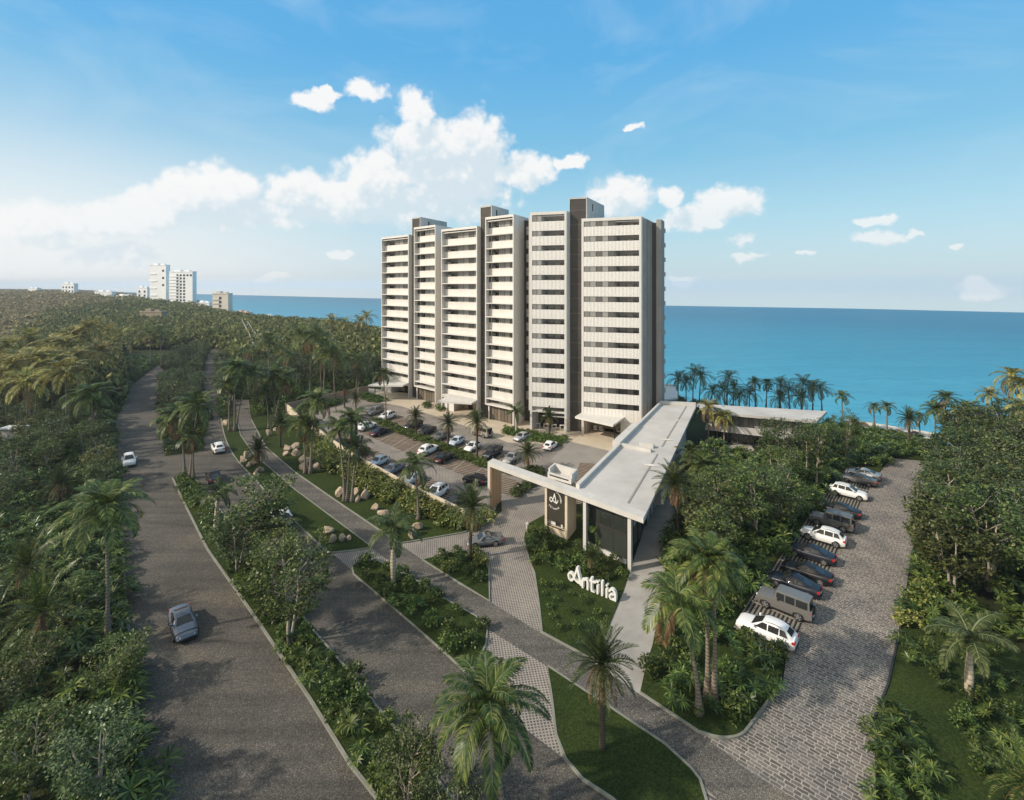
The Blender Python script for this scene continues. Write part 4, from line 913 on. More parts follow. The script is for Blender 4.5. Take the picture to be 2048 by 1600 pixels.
# guest wing behind the trees
gw = thing('guest_wing', 'two-storey white guest wing with flat roof and balconies half hidden by trees', 'building', (50, 95, 0))
g0 = P2(1404, 830, ZR); g1 = P2(1633.5, 842, ZR); g2 = P2(1654, 822, ZR); g3 = P2(1395, 810, ZR)
mb = MB(); mb.prism([(RB[0] + .02, RB[1] - 4.5), g1, g2, (RB[0] + .6, RB[1] + 1.5)], ZR - .5, ZR - .03); gr = part(mb, 'roof', roofmat, gw)
u0 = Vector((RB[0] + 1.2, RB[1] - 2.4)); u1 = Vector(g1) + Vector((-1.2, 2.2)); ud = (u1 - u0).normalized(); Lg = (u1 - u0).length; un = Vector((-ud.y, ud.x))
gT = lambda x, y, z: (u0.x + ud.x * x + un.x * y, u0.y + ud.y * x + un.y * y, z)
mb = MB(); mb.box(0, Lg, 0, 5, 0, ZR - .51, 0, gT); wl = part(mb, 'wall', plaster, gw)
mb = MB(); mb.box(-.2, Lg, -2.2, -.002, 2.7, 3.1, 0, gT); bs = mb.build('balcony_slab', plaster, wl)
mb = MB(); mb.box(0, Lg, -2.15, -2.1, 3.1, 4.0, 0, gT); mb.build('balustrade', plaster, bs)
for i in range(9):
    x = Lg * i / 9
    for z0, z1 in ((.15, 2.6), (3.12, 5.6)):
        mb = MB()
        for j in range(2):
            a = x + .15 + j * Lg / 18; mb.box(a, a + Lg / 18 - .18, -.04, -.005, z0, z1, 0 if z0 < 1 else 2, gT); mb.box(a - .12, a - .02, -.07, -.004, z0 - .1, z1 + .1, 1, gT)
        mb.build('window', [clubglass, darkmetal, glass], wl)
mb = MB(); mb.prism([P2(1452, 893, 0), P2(1500, 893, 0), P2(1520, 915, 0), P2(1448, 912, 0)], 0.02, .35); part(mb, 'terrace', concrete, gw)
# pool terrace slab beyond the tower's right end
mb = MB(); mb.prism([P2(1318, 766, 4), P2(1350, 770, 4), P2(1356, 795, 4), P2(1320, 800, 4)], 3.6, 4.0); o = mb.build('terrace_roof', white)
o2 = mb = MB(); q = [P2(1318, 767, 4), P2(1349, 771, 4), P2(1353, 794, 4), P2(1321, 799, 4)]; mb.prism(q, 0, 3.598)
tr = thing('pool_pavilion', 'low white pavilion with flat roof beyond the right end of the tower', 'building', (q[0][0], q[0][1], 0))
o.name = 'roof'; o.parent = tr; o.matrix_parent_inverse = Matrix.Translation(-Vector(tr.location)); part(mb, 'wall', plaster, tr)
# boundary wall of the car park
def wallrun(name, pts, h, th, m, label):
    P = [Vector((*P2(x, y, h),)) for x, y in pts]; mb = MB()
    for a, b in zip(P, P[1:]):
        t = (b - a).normalized(); nn = Vector((-t.y, t.x)) * th
        mb.prism([(a.x, a.y), (b.x, b.y), (b.x + nn.x, b.y + nn.y), (a.x + nn.x, a.y + nn.y)], 0, h)
    tag(mb.build(name, m), label, 'wall')
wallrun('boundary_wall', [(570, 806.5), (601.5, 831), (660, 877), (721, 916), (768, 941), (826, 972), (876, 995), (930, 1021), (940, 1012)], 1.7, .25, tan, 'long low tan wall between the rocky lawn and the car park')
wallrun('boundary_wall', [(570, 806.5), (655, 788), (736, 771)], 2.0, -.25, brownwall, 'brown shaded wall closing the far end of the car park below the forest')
# low white bollard at the garden corner of the driveway
bo = thing('access_bollard', 'small white access bollard beside the driveway at the garden corner', 'bollard', G(1054, 1065))
mb = MB(); mb.tube([(0, 0, 0), (0, 0, .95)], .11, 10); mb.build('post', white, bo); mb = MB(); mb.box(-.16, .16, -.22, .12, .95, 1.2); mb.build('reader_head', white, bo)
# ------------------------------------------------------------------ plant prototypes
UP = np.array((0, 0, 1.0))
def frond_quads(rng, az, el0, Lf, droop, nl, leaf, wid, hang, vee=0.25, twist=0.0):
    """one pinnate frond from the origin: returns leaflet quads and the midrib points"""
    k = 14; pts = [np.zeros(3)]; el = el0; h = np.array((math.sin(az), math.cos(az), 0))
    tans = []
    for i in range(k):
        t = i / (k - 1); e = el0 - droop * t ** 1.25; d = h * math.cos(e) + UP * math.sin(e); tans.append(d); pts.append(pts[-1] + d * Lf / k)
    pts = np.array(pts); side = np.array((math.cos(az), -math.sin(az), 0)); Q = []
    for i in range(nl):
        t = 0.10 + 0.90 * (i + rng.random() * 0.5) / nl; f = t * k; j = min(k - 1, int(f)); p = pts[j] + (pts[j + 1] - pts[j]) * (f - j); tg = tans[j]
        ln = leaf * (math.sin(math.pi * (0.16 + 0.80 * t)) ** 0.7) * rng.uniform(0.85, 1.1); nrm = np.cross(side, tg)
        for s in (-1, 1):
            d = side * s * (1 - 0.35 * t) + tg * (0.45 + 0.5 * t) + nrm * vee; d /= np.linalg.norm(d)
            mid = p + d * ln * 0.5; dd = d - UP * hang * rng.uniform(0.7, 1.3); dd /= np.linalg.norm(dd); tip = mid + dd * ln * 0.5
            wv = np.cross(d, nrm); wv /= (np.linalg.norm(wv) + 1e-9); wv = wv * wid * 0.5
            Q.append((p, mid - wv, tip, mid + wv))
    return Q, pts
def rib_quads(pts, r0):
    Q = []; k = len(pts)
    for i in range(k - 1):
        r_ = r0 * (1 - i / k) + .004; a, b = pts[i], pts[i + 1]; sx = np.array((r_, 0, 0)); sy = np.array((0, r_, 0)); sz = np.array((0, 0, r_))
        Q.append((a - sx - sy * .5, a + sx + sy * .5, b + sx + sy * .5, b - sx - sy * .5)); Q.append((a - sz, a + sz, b + sz, b - sz)); Q.append((a - sy, a + sy, b + sy, b - sy))
    return Q
def crown_coco(seed, n=22, Lf=4.1, leafm=None, nl=46):
    rng = random.Random(seed); Q = []; mi = []
    for i in range(n):
        a = i * 2.39996 + rng.uniform(-.2, .2); t = i / (n - 1)
        el = R(78) - t * R(104) + rng.uniform(-.12, .12); dr = R(62) + t * R(28) + rng.uniform(-.15, .25)
        L_ = Lf * (0.62 + .38 * min(1, t * 2.2)) * rng.uniform(.9, 1.08)
        q, p = frond_quads(rng, a, el, L_, dr, nl, .98, .085, .55 + .5 * t, .18); Q += q; mi += [1 if (t > .9 and rng.random() < .6) else 0] * len(q)
        r_ = rib_quads(p, .05); Q += r_; mi += [2] * len(r_)
    return quadmesh('coconut_crown', Q, [leafm or L_palm, L_dry, shaftm], mi)
def crown_royal(seed, n=11, Lf=3.5):
    rng = random.Random(seed); Q = []; mi = []
    for i in range(n):
        a = i * 2.39996 + rng.uniform(-.2, .2); t = i / (n - 1); el = R(72) - t * R(68); dr = R(80) + t * R(18)
        q, p = frond_quads(rng, a, el, Lf * rng.uniform(.85, 1.1), dr, 48, .85, .08, .8, .30); Q += q; mi += [0] * len(q)
        q, p = frond_quads(rng, a + .03, el + .05, Lf * rng.uniform(.85, 1.0), dr, 30, .7, .07, .5, -.35); Q += q; mi += [0] * len(q)
        r_ = rib_quads(p, .06); Q += r_; mi += [1] * len(r_)
    return quadmesh('royal_crown', Q, [L_date, shaftm], mi)
def crown_date(seed, n=38, Lf=2.5, dead=10, lm=None):
    rng = random.Random(seed); Q = []; mi = []
    for i in range(n):
        a = i * 2.39996 + rng.uniform(-.15, .15); t = i / (n - 1); el = R(84) - t * R(96) + rng.uniform(-.08, .08); dr = R(30) + t * R(38)
        q, p = frond_quads(rng, a, el, Lf * rng.uniform(.85, 1.08), dr, 30, .48, .05, .12, .42); Q += q; mi += [0] * len(q)
        r_ = rib_quads(p, .035); Q += r_; mi += [0] * len(r_)
    for i in range(dead):
        a = i * 2.39996; q, p = frond_quads(rng, a, R(-45) + rng.uniform(-.2, .2), Lf * .85, R(45), 22, .40, .05, .5, .2); Q += q; mi += [1] * len(q)
        r_ = rib_quads(p, .03); Q += r_; mi += [1] * len(r_)
    return quadmesh('date_crown', Q, [lm or L_date, L_dry], mi)
CROWN = {'coco': [crown_coco(1), crown_coco(2, 19, 4.3), crown_coco(3, 25, 3.9), crown_coco(17, 17, 4.2), crown_coco(18, 22, 4.0)], 'cocoy': [crown_coco(s, 20, 4.0, L_palmy) for s in (4, 5)],
         'thin': [crown_coco(s, 15, 3.0, L_palm, 34) for s in (6, 7)], 'royal': [crown_royal(s) for s in (8, 9)], 'date': [crown_date(s) for s in (10, 11)],
         'low': [crown_date(12, 30, 3.2, 5, L_palm)], 'far': [crown_coco(s, 16, 3.6, L_palm, 22) for s in (13, 14)], 'fary': [crown_coco(s, 16, 3.8, L_palmy, 22) for s in (15, 16)]}
def palm(kind, base, crown, label, group=None, scale=1.0, z=0.0, name=None):
    """kind, photo positions of the foot and of the crown's heart: the crown stands over its foot at the foot's distance"""
    B = G(base[0], base[1], z); d = B.y
    Cx = (crown[0] - 1024) / F * d; Cz = H - (crown[1] - 569) / F * d
    lx = Cx - B.x; hgt = max(.5, Cz - z)
    nm = name or {'royal': 'royal_palm', 'date': 'date_palm', 'low': 'date_palm'}.get(kind, 'coconut_palm')
    t = thing(nm, label, 'palm tree', B, 0, group)
    rng = random.Random(hash((round(base[0]), round(base[1]))) & 0xffff); mb = MB(); n = 14; pts = []; rad = []
    by = rng.uniform(-.03, .03) * hgt
    r0 = {'royal': .22, 'date': .19, 'low': .2}.get(kind, .15) * (1 if hgt > 3 else .8)
    shaft = kind == 'royal'; ht = hgt - 1.15 * scale if shaft else hgt
    for i in range(n + 1):
        s = i / n; bend = s ** 1.7
        pts.append((lx * bend * (1 if not shaft else .9), by * math.sin(s * 2.4), ht * s))
        if kind == 'royal': rad.append(r0 * (1.15 - .25 * s + .28 * math.exp(-((s - .45) / .25) ** 2)))
        elif kind in ('date', 'low'): rad.append(r0 * (1.0 + .25 * (s > .9)) * (1 + .10 * (i % 2)))
        else: rad.append(r0 * (1.7 * math.exp(-s * 9) + 1.0 - .38 * s) * (1 + .05 * (i % 2)))
    zt = terrain(B.x, B.y)
    if zt < -.3 and z == 0: pts[0] = (pts[0][0], pts[0][1], zt - .2)
    if hgt > .9 or kind != 'low':
        mb.tube(pts, rad, 9); mb.build('trunk', {'royal': bark_royal, 'date': bark_date, 'low': bark_date}.get(kind, bark_coco), t)
    if shaft:
        s2 = MB(); p = Vector(pts[-1]); e = Vector((lx, pts[-1][1], hgt)); q = [p.lerp(e, i / 5) for i in range(6)]; s2.tube(q, [.20, .23, .22, .18, .14, .10], 9); s2.build('crownshaft', shaftm, t)
    c = ob('crown', rng.choice(CROWN[kind]), t); c.location = (lx, pts[-1][1], hgt); c.rotation_euler = (rng.uniform(-.16, .16), rng.uniform(-.16, .16), rng.uniform(0, 6.28)); sc = scale * rng.uniform(.94, 1.06); c.scale = (sc, sc, sc * rng.uniform(.88, 1.12))
    return t

def leafquads(nr, C, N_, n, size, flat=0.5):
    """n leaves scattered as small four-cornered faces about centres C (k,3) with spread N_"""
    k = len(C); idx = nr.integers(0, k, n); c = C[idx] + nr.normal(0, 1, (n, 3)) * N_
    d = nr.normal(0, 1, (n, 3)); d /= np.linalg.norm(d, axis=1)[:, None]
    nn = nr.normal(0, 1, (n, 3)); nn[:, 2] += flat * 3; nn /= np.linalg.norm(nn, axis=1)[:, None]
    s = np.cross(nn, d); s /= (np.linalg.norm(s, axis=1)[:, None] + 1e-9); d = np.cross(s, nn)
    ln = (size * nr.uniform(.65, 1.25, n))[:, None]; wd = ln * .30
    return np.stack([c - d * ln * .5, c + s * wd, c + d * ln * .5, c - s * wd], axis=1)
def tree_proto(seed, hgt=9.0, rad=3.4, leaves=4300, leaf=.32, stems=3, lm=None, low=.40):
    nr = np.random.default_rng(seed); rng = random.Random(seed); tr = MB(); cl = []
    for s in range(stems):
        a = s * 2.1 + rng.uniform(-.4, .4); lean = rng.uniform(.10, .26) if stems > 1 else rng.uniform(0, .08); top = hgt * rng.uniform(.70, .88)
        pts = []; p = Vector((math.cos(a) * .12, math.sin(a) * .12, -.1)); 
        for i in range(9):
            t = i / 8; wob = Vector((rng.uniform(-.10, .10), rng.uniform(-.10, .10), 0)) * (1 if i else 0)
            pts.append(Vector((math.cos(a) * (.12 + lean * top * t ** 1.2), math.sin(a) * (.12 + lean * top * t ** 1.2), top * t - .1)) + wob)
        tr.tube(pts, [.16 * (1 - .82 * i / 8) for i in range(9)], 6)
        for b in range(9):
            i = rng.randint(2, 7); st = pts[i]; an = a + rng.uniform(-1.7, 1.7); L_ = rad * rng.uniform(.45, .95); up = rng.uniform(.25, .9)
            bp = [st + Vector((math.cos(an), math.sin(an), up)).normalized() * L_ * (j / 5) + Vector((rng.uniform(-.12, .12), rng.uniform(-.12, .12), .05 * j)) * (1 if j else 0) for j in range(6)]
            tr.tube(bp, [.055 * (1 - .8 * j / 5) for j in range(6)], 4, cap=False); cl.append(bp[-1]); cl.append(bp[3])
            for _ in range(2):
                s2 = bp[rng.randint(2, 4)]; a2 = an + rng.uniform(-1.3, 1.3); e2 = s2 + Vector((math.cos(a2), math.sin(a2), rng.uniform(0, .8))) * L_ * .4
                tr.tube([s2, s2.lerp(e2, .5) + Vector((0, 0, .06)), e2], [.022, .016, .006], 3, cap=False); cl.append(e2)
        cl.append(pts[-1] + Vector((0, 0, .3)))
    # fill the outer shell of the crown unevenly
    for _ in range(46):
        u = rng.uniform(-.55, 1.0); an = rng.uniform(0, 6.28); r_ = rad * math.sqrt(max(0, 1 - u * u)) * rng.uniform(.75, 1.0)
        cl.append(Vector((math.cos(an) * r_, math.sin(an) * r_, hgt * (low + (1 - low) * .5) + u * hgt * (1 - low) * .5)))
    C = np.array([tuple(c) for c in cl]); sp = np.array((.36, .36, .20)) * rad / 3.6
    V = leafquads(nr, C, sp, leaves, leaf, .6)
    return tr.build('trunk', barkpale, None, False), quadmesh('crown', V, lm or L_tree)
L_hedge2 = leafmat('tree_leaf_olive', [(0, (0.028, 0.040, 0.009)), (0.5, (0.085, 0.105, 0.026)), (1, (0.20, 0.20, 0.075))], 0.2, 0.42, 0.3, 0.28)
TREES = [tree_proto(21), tree_proto(22, 10.0, 2.9, 3800, .31, 2), tree_proto(23, 8.2, 3.7, 4500, .33, 4), tree_proto(24, 9.4, 3.1, 4000, .31, 3, L_treec), tree_proto(25, 9.6, 2.5, 3000, .30, 1, L_tree), tree_proto(26, 8.8, 3.3, 4200, .40, 2, L_hedge2)]
def tree(x, y, z, s, label, group=None, pi=None, rz=None, sz=1.0):
    tr, cr = TREES[pi if pi is not None else RNG.randrange(len(TREES))]
    t = thing('broadleaf_tree', label, 'tree', (x, y, z), RNG.uniform(0, 6.28) if rz is None else rz, group); t.scale = (s, s, s * sz)
    ob('trunk', tr, t); ob('crown', cr, t); return t
def shrub_palmy(seed, n=11, rad=.85, hgt=1.2, blades=13, ln=.62):
    """bush of narrow radiating blades"""
    rng = random.Random(seed); Q = []
    for i in range(n):
        a = rng.uniform(0, 6.28); r_ = rad * math.sqrt(rng.random()); c = np.array((math.cos(a) * r_, math.sin(a) * r_, hgt * (1 - .55 * (r_ / rad) ** 2) * rng.uniform(.6, 1.0)))
        ax = np.array((math.cos(a) * r_ * .8, math.sin(a) * r_ * .8, .9)); ax /= np.linalg.norm(ax)
        s1 = np.cross(ax, (1, 0, .2)); s1 /= np.linalg.norm(s1); s2 = np.cross(ax, s1)
        for b in range(blades):
            th = 2 * math.pi * b / blades + rng.uniform(-.2, .2); d = s1 * math.cos(th) + s2 * math.sin(th) + ax * rng.uniform(.25, .7); d /= np.linalg.norm(d); L_ = ln * rng.uniform(.75, 1.15)
            w = np.cross(d, ax); w = w / (np.linalg.norm(w) + 1e-9) * .055; m = c + d * L_ * .5; tip = m + (d - UP * .45) * L_ * .5; Q.append((c, m - w, tip, m + w))
    return np.array(Q)
def shrub_round(seed, n=420, rad=.8, hgt=1.1, leaf=.22):
    nr = np.random.default_rng(seed); rng = random.Random(seed); cl = []
    for i in range(22):
        a = rng.uniform(0, 6.28); u = rng.random(); r_ = rad * math.sqrt(1 - u * u) * rng.uniform(.7, 1); cl.append((math.cos(a) * r_, math.sin(a) * r_, .25 + u * (hgt - .25) * rng.uniform(.8, 1)))
    return leafquads(nr, np.array(cl), np.array((.16, .16, .12)) * rad / .8, n, leaf, .5)
SHQ = {'palmy': [shrub_palmy(s) for s in (31, 32, 33)], 'round': [shrub_round(s) for s in (34, 35, 36)], 'bright': [shrub_round(s, 480, 1.0, 1.4, .28) for s in (37, 38)], 'tiny': [shrub_round(39, 130, .4, .5, .16)]}
SHM = {'palmy': L_shrub, 'round': L_shrub, 'bright': L_hedge, 'tiny': L_shrub}
SHRUB = {k: [quadmesh('shrub', q, SHM[k]) for q in v] for k, v in SHQ.items()}
def shrub(kind, x, y, s, label, group, z=.05):
    o = ob('shrub', RNG.choice(SHRUB[kind])); o.location = (x, y, z); o.rotation_euler = (0, 0, RNG.uniform(0, 6.28)); o.scale = (s, s, s * RNG.uniform(.8, 1.15))
    return tag(o, label, 'shrub', group)
def mass(name, spots, kinds, m, label=None, cat=None, kind=None, smin=.8, smax=1.4):
    """many bushes grown together, as one object"""
    allq = []
    for (x, y, z) in spots:
        q = RNG.choice([a for k in kinds for a in SHQ[k]]); a = RNG.uniform(0, 6.28); s = RNG.uniform(smin, smax); c, sn = math.cos(a) * s, math.sin(a) * s
        M = np.array(((c, -sn, 0), (sn, c, 0), (0, 0, s))); allq.append(q @ M.T + np.array((x, y, z)))
    return tag(ob(name, quadmesh(name, np.concatenate(allq), m)), label, cat, None, kind)

# ------------------------------------------------------------------ palms seen one by one (foot, crown heart)
PALMS = [
 # left of the main road
 ('coco', (215, 1290), (208, 1015), 'big coconut palm with arching fronds at the left kerb of the main road', 1.08),
 ('low', (50, 1255), (52, 1128), 'spreading date palm left of the big kerbside coconut palm, upper one of two', 1.15),
 ('low', (88, 1330), (86, 1222), 'low wide date palm by the grass left of the main road, lower one of two', 1.25),
 ('date', (118, 1012), (120, 965), 'small feathery palm with one pale dead spear among the dark trees left of the road', 1.1),
 ('coco', (188, 905), (184, 790), 'dark-headed coconut palm rising alone beside the left road bend', 1.35),
 ('cocoy', (132, 885), (130, 742), 'largest yellow-green coconut palm in the sunlit cluster left of the road', 1.5),
 ('cocoy', (53, 880), (52, 764), 'yellowing coconut palm at the left front of the sunlit cluster', 1.4),
 # roadside and first median
 ('coco', (369, 950), (352, 832), 'coconut palm with yellow fronds, leftmost of the three trunks on the median tip', 1.15),
 ('coco', (381, 956), (396, 812), 'tallest coconut palm of the three trunks on the median tip', 1.1),
 ('thin', (387, 957), (388, 871), 'shortest palm of the three trunks on the median tip', 1.0),
 ('low', (352, 800), (351, 775), 'trunkless date palm among the trees of the upper median', 1.0),
 ('coco', (470, 863), (472, 736), 'straight tall coconut palm at the narrow end of the lawn strip', 1.15),
 ('coco', (473, 861), (502, 748), 'leaning coconut palm crossing the straight one at the narrow end of the lawn strip', 1.15),
 ('thin', (459, 863), (456, 767), 'short palm left of the crossed pair at the narrow end of the lawn strip', 1.1),
 ('coco', (548, 854), (551, 751), 'coconut palm at the forest edge right of the path tunnel, left of a close pair', 1.1),
 ('coco', (551, 849), (572, 757), 'coconut palm leaning right in the close pair at the forest edge', 1.1),
 ('thin', (538, 857), (531, 782), 'small palm in front of the close pair at the forest edge', 1.0),
 ('date', (561, 895), (562, 846), 'dark date palm on the rocky lawn near the wall corner', 1.0),
 ('date', (517, 946), (517, 899), 'small dark date palm among rocks on the strip between road and path', 1.0),
 # along the boundary wall
 ('coco', (621, 948), (634, 801), 'tall coconut palm leaning over the wall corner of the car park', .98),
 ('thin', (610, 948), (605, 840), 'slim palm beside the rocks left of the tall leaning one', 1.1),
 ('thin', (623, 945), (621, 853), 'short slim palm right beside the tall leaning trunk near the rocks', 1.0),
 ('coco', (689, 1004), (676, 856), 'coconut palm leaning left, leftmost of three by the boundary wall hedge', .85),
 ('coco', (694, 1004), (704, 840), 'tallest coconut palm of the three by the boundary wall hedge', .92),
 ('thin', (704, 1004), (714, 894), 'shortest palm of the three by the boundary wall hedge', 1.05),
 ('thin', (837, 1040), (829, 930), 'single slim palm in front of the middle of the boundary wall', 1.15),
 ('royal', (787, 1166), (787, 1055), 'royal palm with pale swollen trunk beside the cycle path crossing', 1.0),
 ('date', (940, 1118), (944, 1014), 'dark upright palm on the small island in front of the gate', 1.25),
 # car park
 ('date', (832, 866), (831, 832), 'young palm in the hedge beside the dark pickup, leftmost of the car park row', .95),
 ('date', (896, 900), (897, 846), 'young palm in the hedge left of the light blue hatchback', .95),
 ('date', (954, 921), (954, 845), 'young palm in the hedge right of the white hatchback', 1.05),
 ('date', (1056, 942), (1056, 905), 'young palm in the planter behind the gate beam', 1.05),
 ('coco', (772, 846), (765, 748), 'tall coconut palm in front of the left end of the tower', .85),
 ('date', (689, 815), (689, 775), 'young palm by the far end wall of the car park, left of two', .95),
 ('date', (712, 821), (711, 797), 'low young palm by the far end wall of the car park, right of two', .8),
 ('royal', (1033, 868), (1032, 822), 'curved dark royal palm before the fourth wing of the tower', .8),
 ('date', (1099, 874), (1098, 834), 'palm in front of the white tables of the tower', 1.0),
 # by the clubhouse
 ('date', (1357, 1093), (1350, 968), 'tall palm with stiff upswept fronds at the right edge of the clubhouse roof', 1.35),
 ('coco', (1382, 985), (1382, 905), 'drooping dense palm beside the clubhouse roof, left of a pair', .85),
 ('coco', (1400, 1000), (1402, 925), 'drooping dense palm beside the clubhouse roof, right of a pair', .9),
 ('cocoy', (1417, 890), (1417, 814), 'sunlit palm in front of the guest wing, taller of two', .8),
 ('cocoy', (1448, 895), (1447, 833), 'sunlit palm in front of the guest wing, shorter of two', .8),
 ('coco', (1415, 1392), (1404, 1116), 'largest coconut palm between the walkway and the cobbled lane', .86),
 ('coco', (1428, 1403), (1424, 1122), 'coconut palm sharing a clump with the largest one by the walkway', .82),
 ('thin', (1398, 1427), (1352, 1196), 'leaning slender palm over the right edge of the walkway', 1.15),
 ('thin', (1216, 1090), (1196, 1050), 'small palm in front of the clubhouse glazing', .75),
 ('date', (1182, 1150), (1183, 1113), 'thin young palm behind the white letters', .5),
 ('date', (1205, 1500), (1203, 1330), 'dark date palm with drooping skirt on the front lawn', 1.05),
 ('coco', (1004, 1642), (975, 1415), 'nearest coconut palm filling the bottom centre beside the lawn', 1.1),
 ('royal', (1938, 1398), (1941, 1275), 'royal palm with thick pale trunk in the shrubs at the right', .95),
 ('low', (2085, 1640), (2060, 1570), 'palm fronds reaching in at the bottom right corner', .8),
 ('low', (-10, 1640), (-5, 1600), 'yellow-green palm fronds at the bottom left corner', .6),
 # median between the two roads
 ('royal', (431, 1080), (436, 984), 'royal palm on the bare left part of the median below the two dark cars', .8),
 ('royal', (552, 1150), (556, 1062), 'royal palm growing through the median trees', .95),
 # right-hand shore
 ('thin', (1685, 850), (1685, 792), 'lone slender palm right of the guest wing roof', .85),
 ('thin', (1748, 850), (1748, 813), 'smallest palm on the shrubby slope above the beach, left of two', .7),
 ('thin', (1773, 862), (1773, 812), 'small palm on the shrubby slope above the beach, right of two', .8),
 ('date', (1817, 902), (1817, 838), 'palm with hanging dead fronds at the far end of the cobbled lane', 1.0),
 ('coco', (1872, 890), (1872, 820), 'palm at the left shoulder of the right-hand wood', .8),
 ('thin', (1840, 880), (1840, 834), 'small yellowish palm left of the right-hand wood', .7),
 ('coco', (1890, 890), (1890, 796), 'tall palm rising from the right-hand wood, left of a pair', .8),
 ('coco', (1938, 895), (1938, 815), 'broad dark palm rising from the right-hand wood, right of a pair', .95),
 ('cocoy', (1998, 876), (1980, 788), 'leaning palm with a clear trunk against the sea at the right', .75),
 ('cocoy', (2006, 876), (2022, 752), 'tallest palm against the sea at the right edge', .95),
 ('cocoy', (2030, 885), (2034, 768), 'palm beside the tallest one at the right edge', .95),
 ('cocoy', (2060, 930), (2050, 815), 'yellow palm cut by the right edge of the photo', .95),
]
for kind, b, c, lab, s in PALMS: palm(kind, b, c, lab, None, s)
# clusters whose members nothing tells apart
def cluster(kind, spots, label, group, s, dz=0.0, drop=None):
    for (cx, cy, by) in spots: palm(kind, (cx + RNG.uniform(-5, 5), by), (cx, cy), label, group, s, dz)
cluster('cocoy', [(40, 716, 815), (75, 716, 830), (15, 690, 790), (178, 655, 770), (130, 690, 800), (20, 735, 840), (100, 690, 790), (-15, 730, 830), (155, 712, 815), (60, 672, 780), (110, 722, 830), (200, 700, 790), (148, 668, 770)], 'yellowish palm crowded in the sunlit cluster on the left', 'palms of the sunlit cluster on the left', 1.5)
cluster('fary', [(215, 662, 750), (242, 672, 760), (190, 648, 745)], 'palm in the small far group above the left road bend', 'palms above the left road bend', 1.6)
cluster('far', [(300, 668, 735), (318, 660, 735)], 'dark green palm among the trees beyond the road', 'palms beyond the road', 1.5)
cluster('far', [(536, 683, 790), (601, 670, 790), (637, 669, 790), (651, 697, 800), (666, 708, 800), (622, 676, 790)], 'shaggy tall palm standing out of the forest behind the wall', 'tall palms in the forest behind the wall', 1.65)
cluster('far', [(578, 712, 790), (716, 722, 790), (500, 700, 775)], 'short palm sunk in the forest behind the wall', 'short palms in the forest behind the wall', 1.3)
cluster('fary', [(689, 645, 735), (663, 638, 735), (719, 641, 735), (733, 633, 735)], 'palm on the skyline left of the tower with the sea behind', 'skyline palms left of the tower', 1.4)
cluster('far', [(1357, 757, 812), (1372, 762, 812), (1390, 744, 812), (1403, 752, 812), (1457, 754, 815), (1448, 781, 817), (1424, 782, 817), (1468, 774, 818), (1478, 790, 820), (1499, 786, 820)], 'palm in the left half of the row behind the guest wing roof', 'palms behind the guest wing, left half', 1.15, -1.5)
cluster('far', [(1561, 766, 822), (1559, 796, 825), (1577, 780, 823), (1606, 766, 825), (1602, 794, 828), (1625, 775, 826), (1640, 776, 826)], 'palm in the right half of the row behind the guest wing roof', 'palms behind the guest wing, right half', 1.15, -1.5)
cluster('thin', [(1509, 764, 820), (1534, 766, 820)], 'slender palm standing apart in the middle of the row behind the guest wing', 'slender palms behind the guest wing', .9, -1.5)

# ------------------------------------------------------------------ trees seen one by one
def tr_px(px, py, hgt, label, pi, w=1.0):
    g = G(px, py); s = hgt / 9.0
    t = tree(g.x, g.y, 0.05, s * w, label, None, pi, None, 1 / w); return t
tr_px(497, 1128, 10.2, 'broad pale-trunked tree filling the middle of the median between the roads', 2, 1.0)
tr_px(475, 1145, 6.5, 'smaller tree leaning out over the road at the left of the median trees', 3, .95)
tr_px(580, 1288, 8.8, 'many-stemmed tree at the lower end of the median trees, crown over the road', 0, .95)
tr_px(545, 1215, 7.5, 'tree between the two largest ones on the median', 1, .9)
tr_px(815, 1640, 5.2, 'dark tree at the bottom of the median left of the nearest palm', 2, .9)
tr_px(905, 1690, 4.6, 'dark bush-like tree behind the trunk of the nearest palm', 3, 1.0)
tr_px(715, 792, 7.5, 'bare-branched pale tree behind the far end wall of the car park', 4, .8)
tr_px(1690, 928, 8.5, 'pale-branched tree standing at the top end of the striped bays', 1, .75)
tr_px(1632, 980, 9.0, 'forked pale tree beside the white car at the bays', 4, .9)
# woods: every nearer tree by itself, what lies beyond as canopy
FL_ = GL([(-700, 1500), (230, 1640), (262, 1530), (248, 1300), (222, 1150), (210, 1000), (200, 900), (198, 850), (232, 775), (285, 738), (318, 716), (300, 690), (-120, 690), (-500, 760)])
nt_ = 0
for x, y in scatter([(p.x, p.y) for p in FL_], 4.6):
    px, py = 1024 + F * x / y, 569 + F * H / y
    if not inframe(x, y, 8, 90) or y > 128: continue
    if py > 1050 and py < 1350 and px > -80: continue
    if abs(px - 120) < 45 and 960 < py < 1040: continue
    near = y < 62
    tree(x, y, 0, RNG.uniform(.46, .66) if near else RNG.uniform(.55, .8), 'leafy tree in the dark wood near the lower left corner' if near else 'leafy tree in the wood on the left of the road bend', 'trees of the wood at the lower left' if near else 'trees of the wood on the left'); nt_ += 1
FB_ = GL([(460, 700), (436, 742), (444, 800), (455, 836), (468, 790), (500, 795), (515, 828), (568, 812), (575, 800), (655, 784), (738, 766), (762, 705), (640, 690)])
nb_ = 0
for x, y in scatter([(p.x, p.y) for p in FB_], 5.4):
    if y > 178: continue
    tree(x, y, 0, RNG.uniform(.62, .9), 'leafy tree in the wood behind the car park wall', 'trees of the wood behind the wall'); nb_ += 1
nm_ = 0
